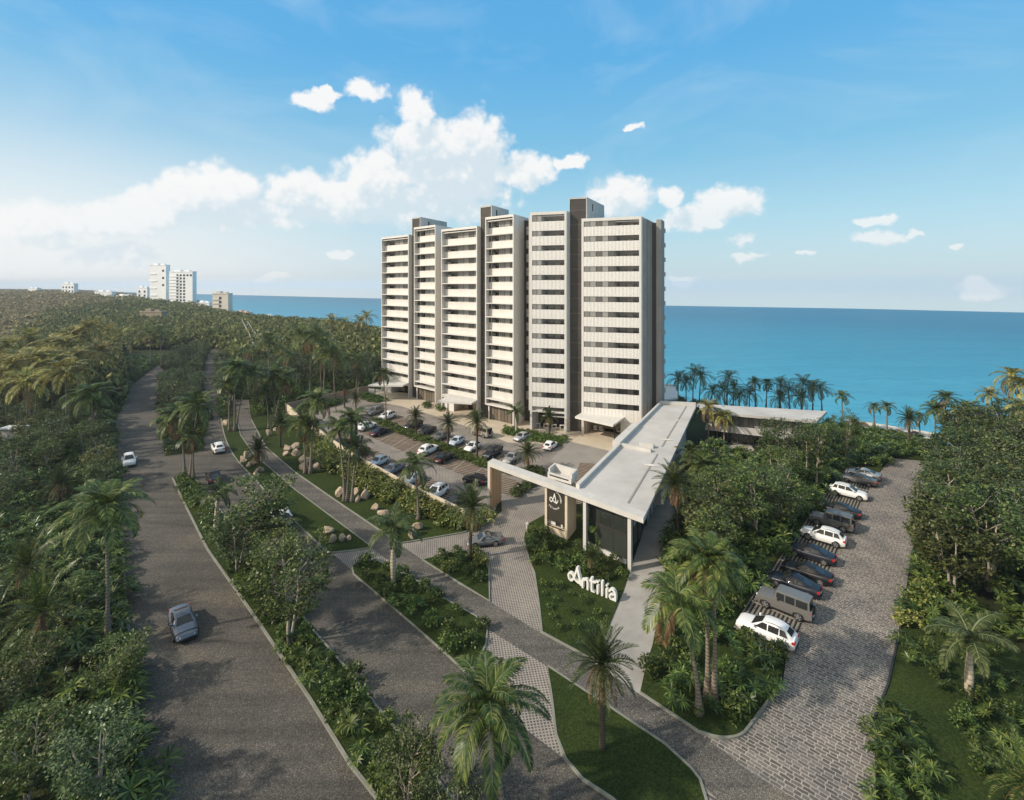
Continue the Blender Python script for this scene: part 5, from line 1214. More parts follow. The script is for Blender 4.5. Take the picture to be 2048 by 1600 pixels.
for x, y in scatter([(p.x, p.y) for p in GL([(328, 835), (326, 795), (338, 745), (356, 715), (412, 704), (398, 745), (404, 800), (400, 840)])], 4.6):
    tree(x, y, 0.08, RNG.uniform(.55, .75), 'rounded tree packed onto the upper median between the roads', 'trees of the upper median'); nm_ += 1
FR_ = GL([(1893, 1010), (1915, 905), (1990, 890), (2300, 940), (2500, 1100), (2400, 1320), (2120, 1300), (1990, 1240), (1900, 1235), (1880, 1190), (1880, 1110)])
nr_ = 0
for x, y in scatter([(p.x, p.y) for p in FR_], 4.3):
    if not inframe(x, y, 9, 120): continue
    tree(x, y, 0, RNG.uniform(.9, 1.22), 'pale-stemmed tree in the wood right of the cobbled lane', 'trees of the right-hand wood'); nr_ += 1
FC_ = GL([(1395, 1035), (1420, 950), (1460, 925), (1530, 915), (1620, 915), (1655, 950), (1600, 1020), (1545, 1085), (1490, 1165), (1440, 1230), (1400, 1180)])
nc_ = 0
for x, y in scatter([(p.x, p.y) for p in FC_], 4.6):
    px, py = 1024 + F * x / y, 569 + F * H / y
    if px < 1512 and py < 1000: continue
    tree(x, y, 0, RNG.uniform(.68, 1.0), 'pale-stemmed tree between the clubhouse and the striped bays', 'trees beside the clubhouse'); nc_ += 1
print('TREES', nt_, nb_, nm_, nr_, nc_)

# ------------------------------------------------------------------ shrubs
def bed(pts, sp, kinds, label, group, smin, smax, n=999, z=.07):
    k = 0
    for x, y in scatter([(p.x, p.y) for p in GL(pts)], sp, n):
        if not inframe(x, y, 0, 40): continue
        shrub(RNG.choice(kinds), x, y, RNG.uniform(smin, smax), label, group, z); k += 1
    return k
cnt = []
cnt.append(bed([(352, 962), (400, 1050), (470, 1160), (560, 1290), (640, 1400), (720, 1520), (790, 1630), (900, 1640), (800, 1480), (750, 1425), (690, 1352), (625, 1274), (548, 1172), (452, 1062), (398, 988), (374, 958)], 1.45, ['palmy', 'round', 'round', 'palmy', 'round'], 'leafy shrub in the planted median between the two roads', 'shrubs of the median', .8, 1.25))
cnt.append(bed([(712, 1138), (745, 1126), (826, 1164), (892, 1207), (946, 1237), (968, 1262), (955, 1320), (900, 1306), (800, 1220)], 1.75, ['round', 'round', 'palmy'], 'rounded shrub in the long bed between road and cycle path', 'shrubs of the long bed', .8, 1.15))
cnt.append(bed([(860, 1122), (905, 1108), (948, 1107), (966, 1122), (972, 1150), (960, 1165), (900, 1150)], 1.5, ['round', 'bright'], 'shrub on the triangular island before the gate', 'shrubs of the island', .7, .95))
cnt.append(bed([(1060, 1062), (1090, 1068), (1135, 1086), (1170, 1100), (1250, 1140), (1250, 1160), (1225, 1168), (1180, 1158), (1135, 1150), (1080, 1130), (1066, 1110)], 1.45, ['round', 'palmy', 'round'], 'shrub in the garden between the gatehouse and the white letters', 'shrubs of the letter garden', .8, 1.15))
cnt.append(bed([(1080, 1160), (1200, 1215), (1215, 1255), (1180, 1300), (1092, 1262)], 1.35, ['tiny'], 'low small plant on the lawn in front of the white letters', 'small plants before the letters', .8, 1.5))
cnt.append(bed([(1338, 1150), (1322, 1240), (1310, 1300), (1295, 1345), (1330, 1390), (1400, 1440), (1440, 1462), (1476, 1455), (1500, 1430), (1555, 1360), (1562, 1312), (1510, 1300), (1460, 1262), (1500, 1180), (1420, 1190)], 1.65, ['palmy', 'palmy', 'round'], 'bladed shrub under the palms between walkway and cobbled lane', 'shrubs under the walkway palms', .85, 1.3))
cnt.append(bed([(1760, 1610), (1752, 1450), (1790, 1440), (1850, 1520), (1900, 1600), (1920, 1700), (1790, 1700)], 1.25, ['palmy'], 'bladed shrub at the lower right edge of the cobbled lane', 'shrubs at the lower right of the lane', .9, 1.2))
cnt.append(bed([(-60, 1085), (140, 1075), (165, 1180), (190, 1290), (130, 1310), (100, 1350), (-60, 1350)], 2.0, ['palmy', 'round'], 'shrub beneath the two low date palms left of the main road', 'shrubs under the low date palms', 1.1, 1.6))
cnt.append(bed([(120, 1300), (240, 1290), (262, 1380), (284, 1500), (292, 1640), (180, 1640), (150, 1450)], 1.9, ['palmy'], 'wide fan-leaved shrub at the left kerb near the bottom of the photo', 'fan shrubs at the lower left kerb', 1.3, 1.8))
cnt.append(bed([(150, 1060), (236, 1040), (246, 1150), (250, 1280), (225, 1285), (170, 1180)], 1.7, ['palmy'], 'bladed shrub around the foot of the big kerbside coconut palm', 'shrubs round the kerbside palm', 1.0, 1.5))
cnt.append(bed([(1800, 1290), (1880, 1262), (1990, 1300), (2080, 1400), (2120, 1600), (2000, 1640), (1960, 1520), (1905, 1420), (1830, 1330)], 1.45, ['round', 'palmy', 'round'], 'shrub scattered on the dark lawn by the royal palm at the right', 'shrubs of the right-hand lawn', .7, 1.05))
cnt.append(bed([(1815, 1190), (1840, 1130), (1856, 1040), (1875, 1060), (1880, 1180), (1860, 1250), (1812, 1262)], 1.5, ['palmy', 'bright', 'round'], 'bushy shrub at the edge of the right-hand wood beside the lane', 'shrubs at the lane edge of the right-hand wood', .9, 1.3))
hedge_in = [(600, 856), (660, 910), (721, 941), (768, 964), (826, 996), (876, 1019), (920, 1047), (955, 1050), (985, 1042)]
cnt.append(bed(hedge_in + [(980, 1040), (940, 1058), (890, 1052), (840, 1030), (779, 1002), (731, 982), (690, 950), (655, 942), (628, 905), (604, 872)], 1.35, ['bright'], 'light green bush in the thick hedge along the tan boundary wall', 'bushes of the boundary hedge', 1.05, 1.5))
print('SHRUBS', cnt, sum(cnt))
# low clipped hedges of the car park, each one plant mass
def hedge(pts, label, sp=.62):
    S = [(x, y, .02) for x, y in scatter([(p.x, p.y) for p in GL(pts)], sp)]
    return mass('hedge', S, ['round', 'palmy'], L_shrub, label, 'hedge', None, .55, .85)
hedge([(742, 842), (781, 862), (847, 888), (969, 938), (981, 930), (914, 903), (837, 872), (762, 842)], 'long dark hedge strip between the two rows of parked cars')
hedge([(1000, 944), (1062, 962), (1022, 990), (1036, 997), (1088, 956), (1080, 938), (1050, 945)], 'bent hedge planter behind the gate pier')
hedge([(1008, 868), (1052, 880), (1120, 892), (1136, 880), (1085, 872), (1012, 858)], 'low hedge in front of the white tables of the tower')
hedge([(716, 796), (748, 806), (775, 802), (735, 788)], 'dark hedge before the left canopy of the tower')
hedge([(870, 818), (882, 824), (890, 820), (878, 815)], 'small clipped bush on the forecourt, left of two')
hedge([(846, 812), (856, 818), (862, 812), (853, 808)], 'round dark bush on the forecourt near the canopy post')
hedge([(600, 822), (640, 820), (690, 806), (690, 800), (640, 808), (602, 815)], 'shaded hedge along the far brown wall of the car park')
# hedges' loose undergrowth: too many plants to count
def ug(name, pts, sp, kinds, m, smin, smax, ymax=999):
    S = [(x, y, terrain(x, y)) for x, y in scatter([(p.x, p.y) for p in GL(pts)], sp, 4000) if inframe(x, y, 0, 80) and y < ymax]
    return mass(name, S, kinds, m, None, None, 'stuff', smin, smax)
ug('undergrowth', [(-500, 1500), (262, 1640), (280, 1500), (256, 1300), (240, 1150), (236, 1000), (230, 900), (224, 850), (256, 770), (305, 735), (335, 716), (-100, 716), (-400, 900)], 2.3, ['palmy', 'round'], L_shrub, 1.0, 1.9)
ug('undergrowth', [(1370, 1020), (1345, 1110), (1338, 1150), (1420, 1200), (1500, 1180), (1579, 1080), (1641, 992), (1693, 926), (1770, 938), (1785, 912), (1866, 918), (1880, 880), (1830, 870), (1720, 850), (1655, 848), (1650, 905), (1440, 920), (1395, 960)], 1.7, ['round', 'palmy'], L_shrub, 1.0, 2.0)
ug('undergrowth', [(1850, 1020), (1868, 915), (2000, 880), (2400, 930), (2500, 1320), (2120, 1330), (1960, 1260), (1850, 1250), (1826, 1200)], 2.0, ['round', 'palmy'], L_shrub, 1.0, 1.9)
ug('undergrowth', [(447, 770), (440, 800), (446, 834), (470, 800), (500, 796), (512, 832), (565, 826), (568, 812), (655, 790), (738, 772), (745, 740), (640, 730), (520, 730)], 2.6, ['round'], L_shrub, 1.2, 2.2)
ug('undergrowth', [(322, 850), (321, 790), (332, 740), (354, 714), (416, 702), (402, 745), (408, 800), (406, 870), (392, 902), (334, 908)], 1.9, ['round', 'palmy'], L_shrub, .9, 1.5)
ug('undergrowth', [(1350, 800), (1400, 806), (1660, 822), (1720, 838), (1700, 830), (1500, 812), (1352, 780)], 2.6, ['round'], L_shrub, 1.0, 1.8)
# far canopy: too many crowns to tell apart
def clump(nr, n, rad, hgt, leaf):
    u = nr.uniform(0, 1, n); a = nr.uniform(0, 2 * math.pi, n); r_ = np.sqrt(1 - u * u) * rad
    C = np.stack([np.cos(a) * r_, np.sin(a) * r_, hgt * (.25 + .75 * u)], axis=1)
    return leafquads(nr, C, np.array((.25, .25, .2)) * rad * .5, n, leaf, .3)
def canopy_stuff(name, pxr, dr, n, m, seed, cond, hgt=(4.5, 8)):
    nr = np.random.default_rng(seed); proto = [clump(nr, 60, 1.0, 1.5, .50) for _ in range(6)]; out = []; k = 0
    while k < n:
        px = nr.uniform(*pxr); d = math.exp(nr.uniform(math.log(dr[0]), math.log(dr[1]))); x = (px - 1024) / F * d
        k += 1
        cd = coast_d(x, d)
        if cd < 4 or not cond(px, d, x): continue
        z = terrain(x, d); s = nr.uniform(2.4, 4.4) * (1 + max(0, d - 300) / 900); h = nr.uniform(*hgt) / 1.5 * min(1, .35 + cd / 60); a = nr.uniform(0, 6.28); c, sn = math.cos(a) * s, math.sin(a) * s
        M = np.array(((c, -sn, 0), (sn, c, 0), (0, 0, h))); out.append(proto[nr.integers(0, 6)] @ M.T + np.array((x, d, z)))
    return tag(ob(name, quadmesh(name, np.concatenate(out), m)), kind='stuff')
def y_px(d): return 569 + F * H / d
def not_road(px, d, x):
    y = 569 + F * H / d
    return not (y > 699 and 235 < px < 452)
canopy_stuff('far_forest', (250, 800), (172, 640), 4800, L_far, 51, lambda px, d, x: not_road(px, d, x) and (d > 225 or px < 330 or (d > 178 and px > 470)))
canopy_stuff('far_forest', (-140, 330), (124, 900), 4800, L_far, 52, lambda px, d, x: not_road(px, d, x) and (px > 20 + (d - 260) * .6) and not (y_px(d) > 700 and px > 225))
canopy_stuff('dry_forest', (-160, 340), (205, 900), 2600, L_farbrown, 53, lambda px, d, x: px < 40 + (d - 250) * .75)

# ------------------------------------------------------------------ rocks
def rock(px, py, size, label, group, seed):
    nr = np.random.default_rng(seed); bm = bmesh.new(); bmesh.ops.create_icosphere(bm, subdivisions=3, radius=1)
    pl = [(Vector(nr.normal(0, 1, 3)).normalized(), nr.uniform(.42, .72)) for _ in range(13)]
    st = nr.uniform(.75, 1.3, 3)
    for v in bm.verts:
        co = v.co.copy()
        for n, d in pl:
            e = co.dot(n) - d
            if e > 0: co -= n * e
        v.co = Vector((co.x * st[0], co.y * st[1] * .9, co.z * st[2])) + Vector(nr.normal(0, .012, 3))
    me = bpy.data.meshes.new('rock'); bm.to_mesh(me); bm.free(); me.materials.append(rockm)
    g = G(px, py); o = ob('rock', me); s = size; o.location = (g.x, g.y, .08 + s * .45); o.scale = (s, s, s); o.rotation_euler = (nr.uniform(-.3, .3), nr.uniform(-.3, .3), nr.uniform(0, 6.28))
    tag(o, label, 'rock', group)
RK = [(496, 916, 1.25, 'big pale boulder pile top beside the small dark date palm on the strip'), (486, 925, .9, 'boulder on the road side of the pile beside the small date palm'), (507, 931, .9, 'boulder at the right of the pile beside the small date palm'), (497, 937, .7, 'flat rock at the foot of the pile beside the small date palm'), (518, 945, .95, 'rock directly under the small dark date palm on the strip'), (512, 953, .6, 'small rock just below the trunk of the small date palm'),
      (455, 850, 1.1, 'upright rock at the narrow end of the lawn strip'), (462, 862, .7, 'rock at the feet of the crossed palms'), (537, 872, .95, 'single pale rock on the lawn left of the dark date palm'), (550, 862, .7, 'grey rock behind the lone pale one near the dark date palm'),
      (574, 903, 1.1, 'tall rock at the upper left of the four-rock cluster'), (591, 899, 1.0, 'pointed rock at the upper right of the four-rock cluster'), (572, 912, .75, 'small rock at the lower left of the four-rock cluster'), (592, 911, .95, 'broad rock at the lower right of the four-rock cluster'),
      (606, 925, .95, 'rock at the left back of the pile under the slim palms'), (617, 928, 1.0, 'rock at the back of the pile under the tall leaning palm'), (609, 938, 1.15, 'large rock at the front of the pile under the slim palms'), (635, 938, 1.0, 'rounded rock right of the tall leaning palm'),
      (678, 992, .95, 'upright rock left of the three wall palms'), (713, 990, .7, 'dim rock behind the three wall palms'), (717, 1002, .75, 'low rock right of the three wall palms'), (731, 997, 1.0, 'long rock right of the three wall palms, nearest the hedge'),
      (749, 1020, .85, 'rock at the hedge edge, upper of two above the royal palm'), (766, 1033, .9, 'rock at the hedge edge, lower of two above the royal palm'), (824, 1074, .95, 'rock at the tip of the rocky lawn right of the royal palm'), (839, 1060, .95, 'taller rock behind the one at the tip of the rocky lawn'),
      (655, 1066, 1.0, 'rounded boulder at the left of three near the lawn strip end'), (665, 1082, .85, 'tilted boulder in the middle of three near the lawn strip end'), (684, 1083, .75, 'flat boulder right of the tilted one near the lawn strip end'), (697, 1082, .6, 'rightmost flat boulder near the lawn strip end')]
for i, (x, y, s, lab) in enumerate(RK): rock(x, y, s * .86, lab, 'sandstone boulders on the lawns', 300 + i)
for i, (x, y) in enumerate([(1322, 768), (1332, 769), (1712, 836), (1730, 838), (1690, 832), (1700, 834), (1800, 852), (1835, 856), (1990, 868), (1960, 866)]):
    nr = np.random.default_rng(400 + i); rock(x, y, 1.4, 'dark rock on the shore beyond the buildings', 'dark shore rocks', 400 + i)
for o in COL.objects:
    if o.get('group') == 'dark shore rocks': o.data.materials[0] = darkrock; o.location.z = terrain(o.location.x, o.location.y) + .6

# ------------------------------------------------------------------ cars
def paint(name, c, metal=0.0, rough=.32):
    return mat('paint_' + name, c, rough + (.1 if sum(c) < .3 else 0), 0.02, 1, .4, metal, 0.2)
PAINT = {'white': paint('white', (.78, .77, .75)), 'black': paint('black', (.012, .012, .013)), 'navy': paint('navy', (.014, .017, .026)), 'grey': paint('grey', (.12, .12, .115)), 'silver': paint('silver', (.45, .46, .47), .3),
         'sand': paint('sand', (.30, .275, .225)), 'ltblue': paint('light_blue', (.50, .56, .62)), 'steel': paint('steel_blue', (.15, .165, .20), .3), 'darkred': paint('charcoal', (.035, .033, .032)), 'lgrey': paint('light_grey', (.30, .30, .29), .2), 'bronze': paint('bronze_grey', (.20, .19, .175), .3)}
tyrem = mat('tyre', (.018, .018, .018), .8, .1, 3, .2); rimm = mat('alloy', (.42, .42, .42), .35, .05, 3, .6, .7); redm = mat('tail_lamp', (.45, .02, .02), .25, .05, 2, .6); lampm = mat('head_lamp', (.75, .77, .8), .15, .05, 2, .8)
trimm = mat('black_trim', (.02, .02, .02), .6, .1, 2, .3)
platem = mat('number_plate', (.7, .7, .68), .5, .03, 2, .3)
SPEC = {  # L, W, H, ground clearance, wheel r, front axle x, rear axle x, body top line [(x, z)], greenhouse: rear base, rear roof, front roof, front base, roof inset
 'sedan': dict(L=4.75, W=1.84, H=1.46, r=.335, ax=(1.42, -1.40), top=[(-2.37, .72), (-2.30, .98), (-1.75, 1.03), (-.6, .98), (.7, .96), (1.05, .94), (1.9, .82), (2.25, .70), (2.37, .52)], gh=(-1.72, -.80, .22, 1.08), ins=.22, win=[(-1.15, -.35), (-.28, .72)]),
 'suv': dict(L=4.70, W=1.92, H=1.70, r=.375, ax=(1.42, -1.45), top=[(-2.35, .80), (-2.30, 1.08), (-1.6, 1.10), (0, 1.08), (.85, 1.06), (1.15, 1.05), (1.95, .97), (2.25, .84), (2.35, .60)], gh=(-2.22, -1.62, .10, 1.12), ins=.25, win=[(-1.85, -1.22), (-1.14, -.32), (-.24, .74)], rails=True),
 'hatch': dict(L=4.05, W=1.76, H=1.48, r=.32, ax=(1.25, -1.22), top=[(-2.02, .72), (-1.98, .98), (-1.3, 1.0), (0, .97), (.7, .95), (1.0, .94), (1.6, .84), (1.92, .70), (2.02, .50)], gh=(-1.90, -1.25, .12, .98), ins=.22, win=[(-1.45, -.40), (-.32, .62)]),
 'offroad': dict(L=4.75, W=1.80, H=2.02, r=.41, ax=(1.50, -1.28), top=[(-2.20, 1.22), (-2.19, 1.24), (-1, 1.24), (.6, 1.24), (.85, 1.23), (1.0, 1.22), (2.10, 1.16), (2.22, 1.10), (2.25, .80)], gh=(-2.19, -2.16, .62, .84), ins=.09, win=[(-2.0, -1.08), (-.98, -.22), (-.12, .55)], box=True, spare=True),
 'pickup': dict(L=5.25, W=1.90, H=1.80, r=.39, ax=(1.65, -1.50), top=[(-2.62, 1.06), (-2.60, 1.10), (-1.5, 1.10), (-.7, 1.10), (.9, 1.08), (1.2, 1.07), (2.1, 1.02), (2.5, .92), (2.62, .65)], gh=(-.85, -.62, .45, 1.15), ins=.18, win=[(-.62, .05), (.12, .82)], bed=(-2.5, -.95)),
 'sports': dict(L=4.45, W=1.85, H=1.28, r=.34, ax=(1.30, -1.12), top=[(-2.22, .66), (-2.12, .86), (-1.5, .92), (-.6, .86), (.5, .84), (.85, .82), (1.5, .76), (2.0, .62), (2.22, .45)], gh=(-1.70, -.35, .20, .92), ins=.26, win=[(-.95, -.32), (-.25, .62)], wing=True),
 'van': dict(L=4.9, W=1.90, H=1.78, r=.36, ax=(1.55, -1.45), top=[(-2.45, .90), (-2.42, 1.08), (-1.6, 1.10), (0, 1.08), (.9, 1.06), (1.3, 1.02), (2.0, .90), (2.35, .78), (2.45, .55)], gh=(-2.35, -2.1, .35, 1.35), ins=.16, win=[(-2.1, -1.25), (-1.15, -.25), (-.15, .80)], rails=True),
}
CARM = {}
def car_meshes(k):
    s = SPEC[k]; L_, W, Hh = s['L'] / 2, s['W'] / 2, s['H']; gc = .20 if k != 'offroad' else .30; P = {}
    tp = s['top']; box_ = s.get('box')
    def topz(x):
        for (a, za), (b, zb) in zip(tp, tp[1:]):
            if a <= x <= b: return za + (zb - za) * (x - a) / (b - a + 1e-9)
        return tp[0][1] if x < tp[0][0] else tp[-1][1]
    xs = sorted(set([t[0] for t in tp] + [-L_ + .08, -L_ * .8, L_ * .8, L_ - .08] + list(np.linspace(-L_, L_, 19))))
    b = MB(); prev = None
    def wid(x):
        e = abs(x) / L_; return W * (1 - (.02 if box_ else .20) * max(0, (e - .50) / .50) ** 2.2)
    rings = []
    for x in xs:
        w, zt = wid(x), topz(x); e = max(0, (abs(x) / L_ - .86) / .14); z0 = gc + .12 * e; zm = z0 + (zt - z0) * .55
        half = [(0, z0), (w * .86, z0), (w * .97, z0 + .10), (w, zm), (w * (.965 if not box_ else .985), zt - .16 * (zt - z0)), (w * (.84 if not box_ else .97), zt - .025), (w * .55, zt + .02), (0, zt + .035)]
        rings.append([(x, y, z) for y, z in half] + [(x, -y, z) for y, z in half[-2:0:-1]])
    n = len(rings[0]); vs = [p for r_ in rings for p in r_]; fs = [(i * n + j, (i + 1) * n + j, (i + 1) * n + (j + 1) % n, i * n + (j + 1) % n) for i in range(len(rings) - 1) for j in range(n)]
    fs += [tuple(range(n)), tuple((len(rings) - 1) * n + j for j in range(n - 1, -1, -1))]
    b.add(vs, fs, 0, not box_)
    # cabin
    xb, xr, xf, xw = s['gh']; ins = s['ins']; zb_ = min(topz(xb), topz(xw)) - .02
    def gw(x): return wid(x) * (.93 if not box_ else .97)
    dz_ = 0 if box_ else .07
    sec = [(xb, gw(xb) * .9, topz(xb) - .03, xr, gw(xr) - ins - dz_, Hh - .05 - dz_), ((xb * .5 + xr * .5 + .2), gw(0), topz(xb), xr + .45, gw(0) - ins, Hh - dz_ * .35), (0, gw(0), topz(0), (xr + xf) / 2, gw(0) - ins, Hh + .01), (xw - .35, gw(0), topz(xw - .3), xf - .15, gw(0) - ins, Hh - dz_ * .2), (xw, gw(xw) * .88, topz(xw) - .03, xf, gw(0) - ins - .03 - dz_ * .5, Hh - .05 - dz_ * .4)]
    ring2 = []
    for (x0, w0, z0, x1, w1, z1) in sec:
        m = .5; ring2.append([(x0, w0, z0), ((x0 + x1) / 2, (w0 + w1) / 2, (z0 + z1) / 2), (x1, w1, z1 - .045), (x1, w1 - .10, z1), (x1, 0, z1 + .025), (x1, -(w1 - .10), z1), (x1, -w1, z1 - .045), ((x0 + x1) / 2, -(w0 + w1) / 2, (z0 + z1) / 2), (x0, -w0, z0)])
    n2 = 9; vs = [p for r_ in ring2 for p in r_]; fs = [(i * n2 + j, i * n2 + j + 1, (i + 1) * n2 + j + 1, (i + 1) * n2 + j) for i in range(4) for j in range(n2 - 1)]
    fs += [tuple(range(n2 - 1, -1, -1)), tuple(4 * n2 + j for j in range(n2))]
    b.add(vs, fs, 0, not box_)
    # wheel arches, sills and bumper trim belong to the body
    for ax in s['ax']:
        for sd in (-1, 1):
            c = [(ax + math.cos(t) * s['r'] * 1.17, sd * (W * .985 + .006), max(gc, s['r'] + math.sin(t) * s['r'] * 1.17)) for t in np.linspace(-.5, math.pi + .5, 18)]
            b.add(c, [tuple(range(18)) if sd < 0 else tuple(range(17, -1, -1))], 1)
    for sd in (-1, 1): b.box(s['ax'][1] + .45, s['ax'][0] - .45, sd * W * .99 - .012, sd * W * .99 + .012, gc + .02, gc + .13, 1)
    for sx in (-1, 1): b.box(sx * L_ - .03, sx * L_ + .025, -W * .68, W * .68, gc + .06, gc + .22, 1)
    if s.get('bed'): b.box(s['bed'][0], s['bed'][1], -W * .80, W * .80, 1.085, 1.127 + .005, 1); b.box(s['bed'][0], s['bed'][1], -W * .95, -W * .82, 1.10, 1.19, 0); b.box(s['bed'][0], s['bed'][1], W * .82, W * .95, 1.10, 1.19, 0); b.box(s['bed'][0] - .05, s['bed'][0] + .05, -W * .9, W * .9, 1.10, 1.19, 0)
    if s.get('wing'): b.box(-2.10, -1.82, -.7, .7, 1.02, 1.06, 0); b.box(-2.0, -1.9, -.5, -.44, .85, 1.02, 0); b.box(-2.0, -1.9, .44, .5, .85, 1.02, 0)
    if s.get('rails'):
        for sd in (-1, 1): b.tube([(xr + .3, sd * (gw(0) - ins - .04), Hh + .005), ((xr + xf) / 2, sd * (gw(0) - ins - .04), Hh + .07), (xf - .2, sd * (gw(0) - ins - .04), Hh + .005)], .02, 5, 1)
    P['body'] = b
    def lerp3(p, q, t): return tuple(a + (c - a) * t for a, c in zip(p, q))
    def pane(bl, br, tr, tl, push, u0=.08, u1=.92, v0=.10, v1=.90):
        m = MB(); A = lambda u, v: lerp3(lerp3(bl, br, u), lerp3(tl, tr, u), v); q = [A(u0, v0), A(u1, v0), A(u1 - .02, v1), A(u0 + .02, v1)]
        m.add([tuple(a + p for a, p in zip(c, push)) for c in q], [(0, 1, 2, 3)]); return m
    r0, r4 = ring2[0], ring2[4]
    P['windscreen'] = pane(r4[8], r4[0], r4[2], r4[6], (.03, 0, .03), .06, .94, .08, .93)
    P['rear_window'] = pane(r0[0], r0[8], r0[6], r0[2], (-.03, 0, .03 if not box_ else 0), .10, .90, .14 if k != 'suv' else .30, .90)
    for sd in (1, -1):
        m = MB(); g0 = gw(0)
        for (a, c) in s['win']:
            zz = topz((a + c) / 2) - .02; z0 = zz + .07; z1 = Hh - .11; g0 = gw((a + c) / 2); y0 = g0 - ins * (z0 - zz) / (Hh - .045 - zz) + .02; y1 = g0 - ins * (z1 - zz) / (Hh - .045 - zz) + .02
            # clip the upper edge to the slope of the screen and tailgate
            def lim(x, z):
                t = (z - zb_) / (Hh - zb_); lo = xb + (xr - xb) * t + .14; hi = xw + (xf - xw) * t - .12; return min(max(x, lo), hi)
            q = [(lim(a, z0), sd * y0, z0), (lim(c, z0), sd * y0, z0), (lim(c, z1), sd * y1, z1), (lim(a, z1), sd * y1, z1)]
            m.add(q, [(0, 1, 2, 3) if sd < 0 else (3, 2, 1, 0)])
        P['side_window' + ('' if sd > 0 else '_b')] = m
    for sd in (1, -1):
        sfx = '' if sd > 0 else '_b'; zt = topz(L_ - .25)
        m = MB(); yy = wid(L_ - .1) * .98; m.hexa([(L_ - .30, sd * (yy - .02), zt - .20), (L_ - .02, sd * yy * .70, zt - .24), (L_ + .012, sd * yy * .70, zt - .24), (L_ - .24, sd * (yy + .02), zt - .20), (L_ - .34, sd * (yy - .06), zt - .03), (L_ - .10, sd * yy * .66, zt - .09), (L_ - .06, sd * yy * .66, zt - .09), (L_ - .28, sd * (yy + .0), zt - .03)]); P['headlight' + sfx] = m
        zr = topz(-L_ + .1); m = MB(); yy = wid(L_ - .05)
        if box_: m.box(-L_ + .10, -L_ + .17, sd * yy * .94 - .07, sd * yy * .94 + .05, .95, 1.12)
        else: m.box(-L_ - .02, -L_ + .22, sd * yy * .80 - .19, sd * yy * .80 + .19, zr - .28, zr - .08)
        P['taillight' + sfx] = m
        m = MB(); m.box(xw - .42, xw - .28, sd * (gw(0) + .10) - .10, sd * (gw(0) + .10) + .10, topz(.7) + .06, topz(.7) + .22); P['wing_mirror' + sfx] = m
    m = MB(); m.box(-L_ - .03, -L_ - .005, -.26, .26, .55, .67); P['number_plate'] = m
    if s.get('spare'):
        m = MB(); m.tube([(-L_ + .16, .15, 1.15), (-L_ + .12, .15, 1.15), (-L_ - .06, .15, 1.15), (-L_ - .10, .15, 1.15)], [.30, .40, .40, .30], 16); P['spare_wheel'] = m
    r_ = s['r']
    t = MB(); prof = [(-.11, r_ * .70), (-.115, r_ * .93), (-.07, r_), (.07, r_), (.115, r_ * .93), (.11, r_ * .70)]
    t.tube([(0, y, 0) for y, _ in prof], [q for _, q in prof], 22)
    rm = MB()
    for sd in (-1, 1):
        rm.tube([(0, sd * .100, 0), (0, sd * .118, 0)], [r_ * .66, r_ * .66], 18, 1)
        for i in range(5):
            a = 2 * math.pi * i / 5; ca, sa = math.cos(a), math.sin(a); q = [(-.045, 0), (.045, 0), (.06, r_ * .66), (-.06, r_ * .66)]
            v = [(x * ca - z * sa, sd * .119, x * sa + z * ca) for x, z in q] + [(x * ca - z * sa, sd * .132, x * sa + z * ca) for x, z in q]
            rm.hexa(v, 0)
        rr = [(math.cos(2 * math.pi * i / 18) * r_ * .70, sd * .125, math.sin(2 * math.pi * i / 18) * r_ * .70) for i in range(18)]; r2 = [(x * .90, y, z * .90) for x, y, z in rr]
        rm.add(rr + r2, [(i, (i + 1) % 18, 18 + (i + 1) % 18, 18 + i) for i in range(18)], 0)
    pm = {'body': [PAINT['white'], trimm], 'windscreen': carglass, 'rear_window': carglass, 'side_window': carglass, 'headlight': lampm, 'taillight': redm, 'wing_mirror': trimm, 'number_plate': platem, 'spare_wheel': tyrem}
    out = {kk: mb.build(kk.replace('_b', ''), pm[kk.replace('_b', '')], None, False) for kk, mb in P.items()}
    out['_tyre'] = t.build('wheel', tyrem, None, False); out['_rim'] = rm.build('rim', [rimm, trimm], None, False)
    if not box_:
        pass
    return out
def car(kind, px, py, heading, colour, label, group=None, cat='car', z=.03):
    """heading: compass bearing of the nose from +Y"""
    if kind not in CARM: CARM[kind] = car_meshes(kind)
    g = G(px, py); t = thing({'pickup': 'pickup_truck', 'offroad': 'off_road_car', 'suv': 'parked_suv', 'van': 'parked_van', 'sports': 'sports_car'}.get(kind, 'parked_car'), label, cat, (g.x, g.y, z), R(90 - heading), group)
    s = SPEC[kind]
    for kk, me in CARM[kind].items():
        if kk.startswith('_'): continue
        o = ob(kk.replace('_b', '') if kk.endswith('_b') else kk, me, t)
        if kk in ('body',) or (kk.startswith('wing_mirror') and colour not in ('black',)):
            o.material_slots[0].link = 'OBJECT'; o.material_slots[0].material = PAINT[colour]
    for ax in s['ax']:
        for sd in (-1, 1):
            w_ = ob('wheel', CARM[kind]['_tyre'], t); w_.location = (ax, sd * (s['W'] / 2 - .10), s['r']); ob('rim', CARM[kind]['_rim'], w_)
    return t
BAYH = 27; LOT = -48
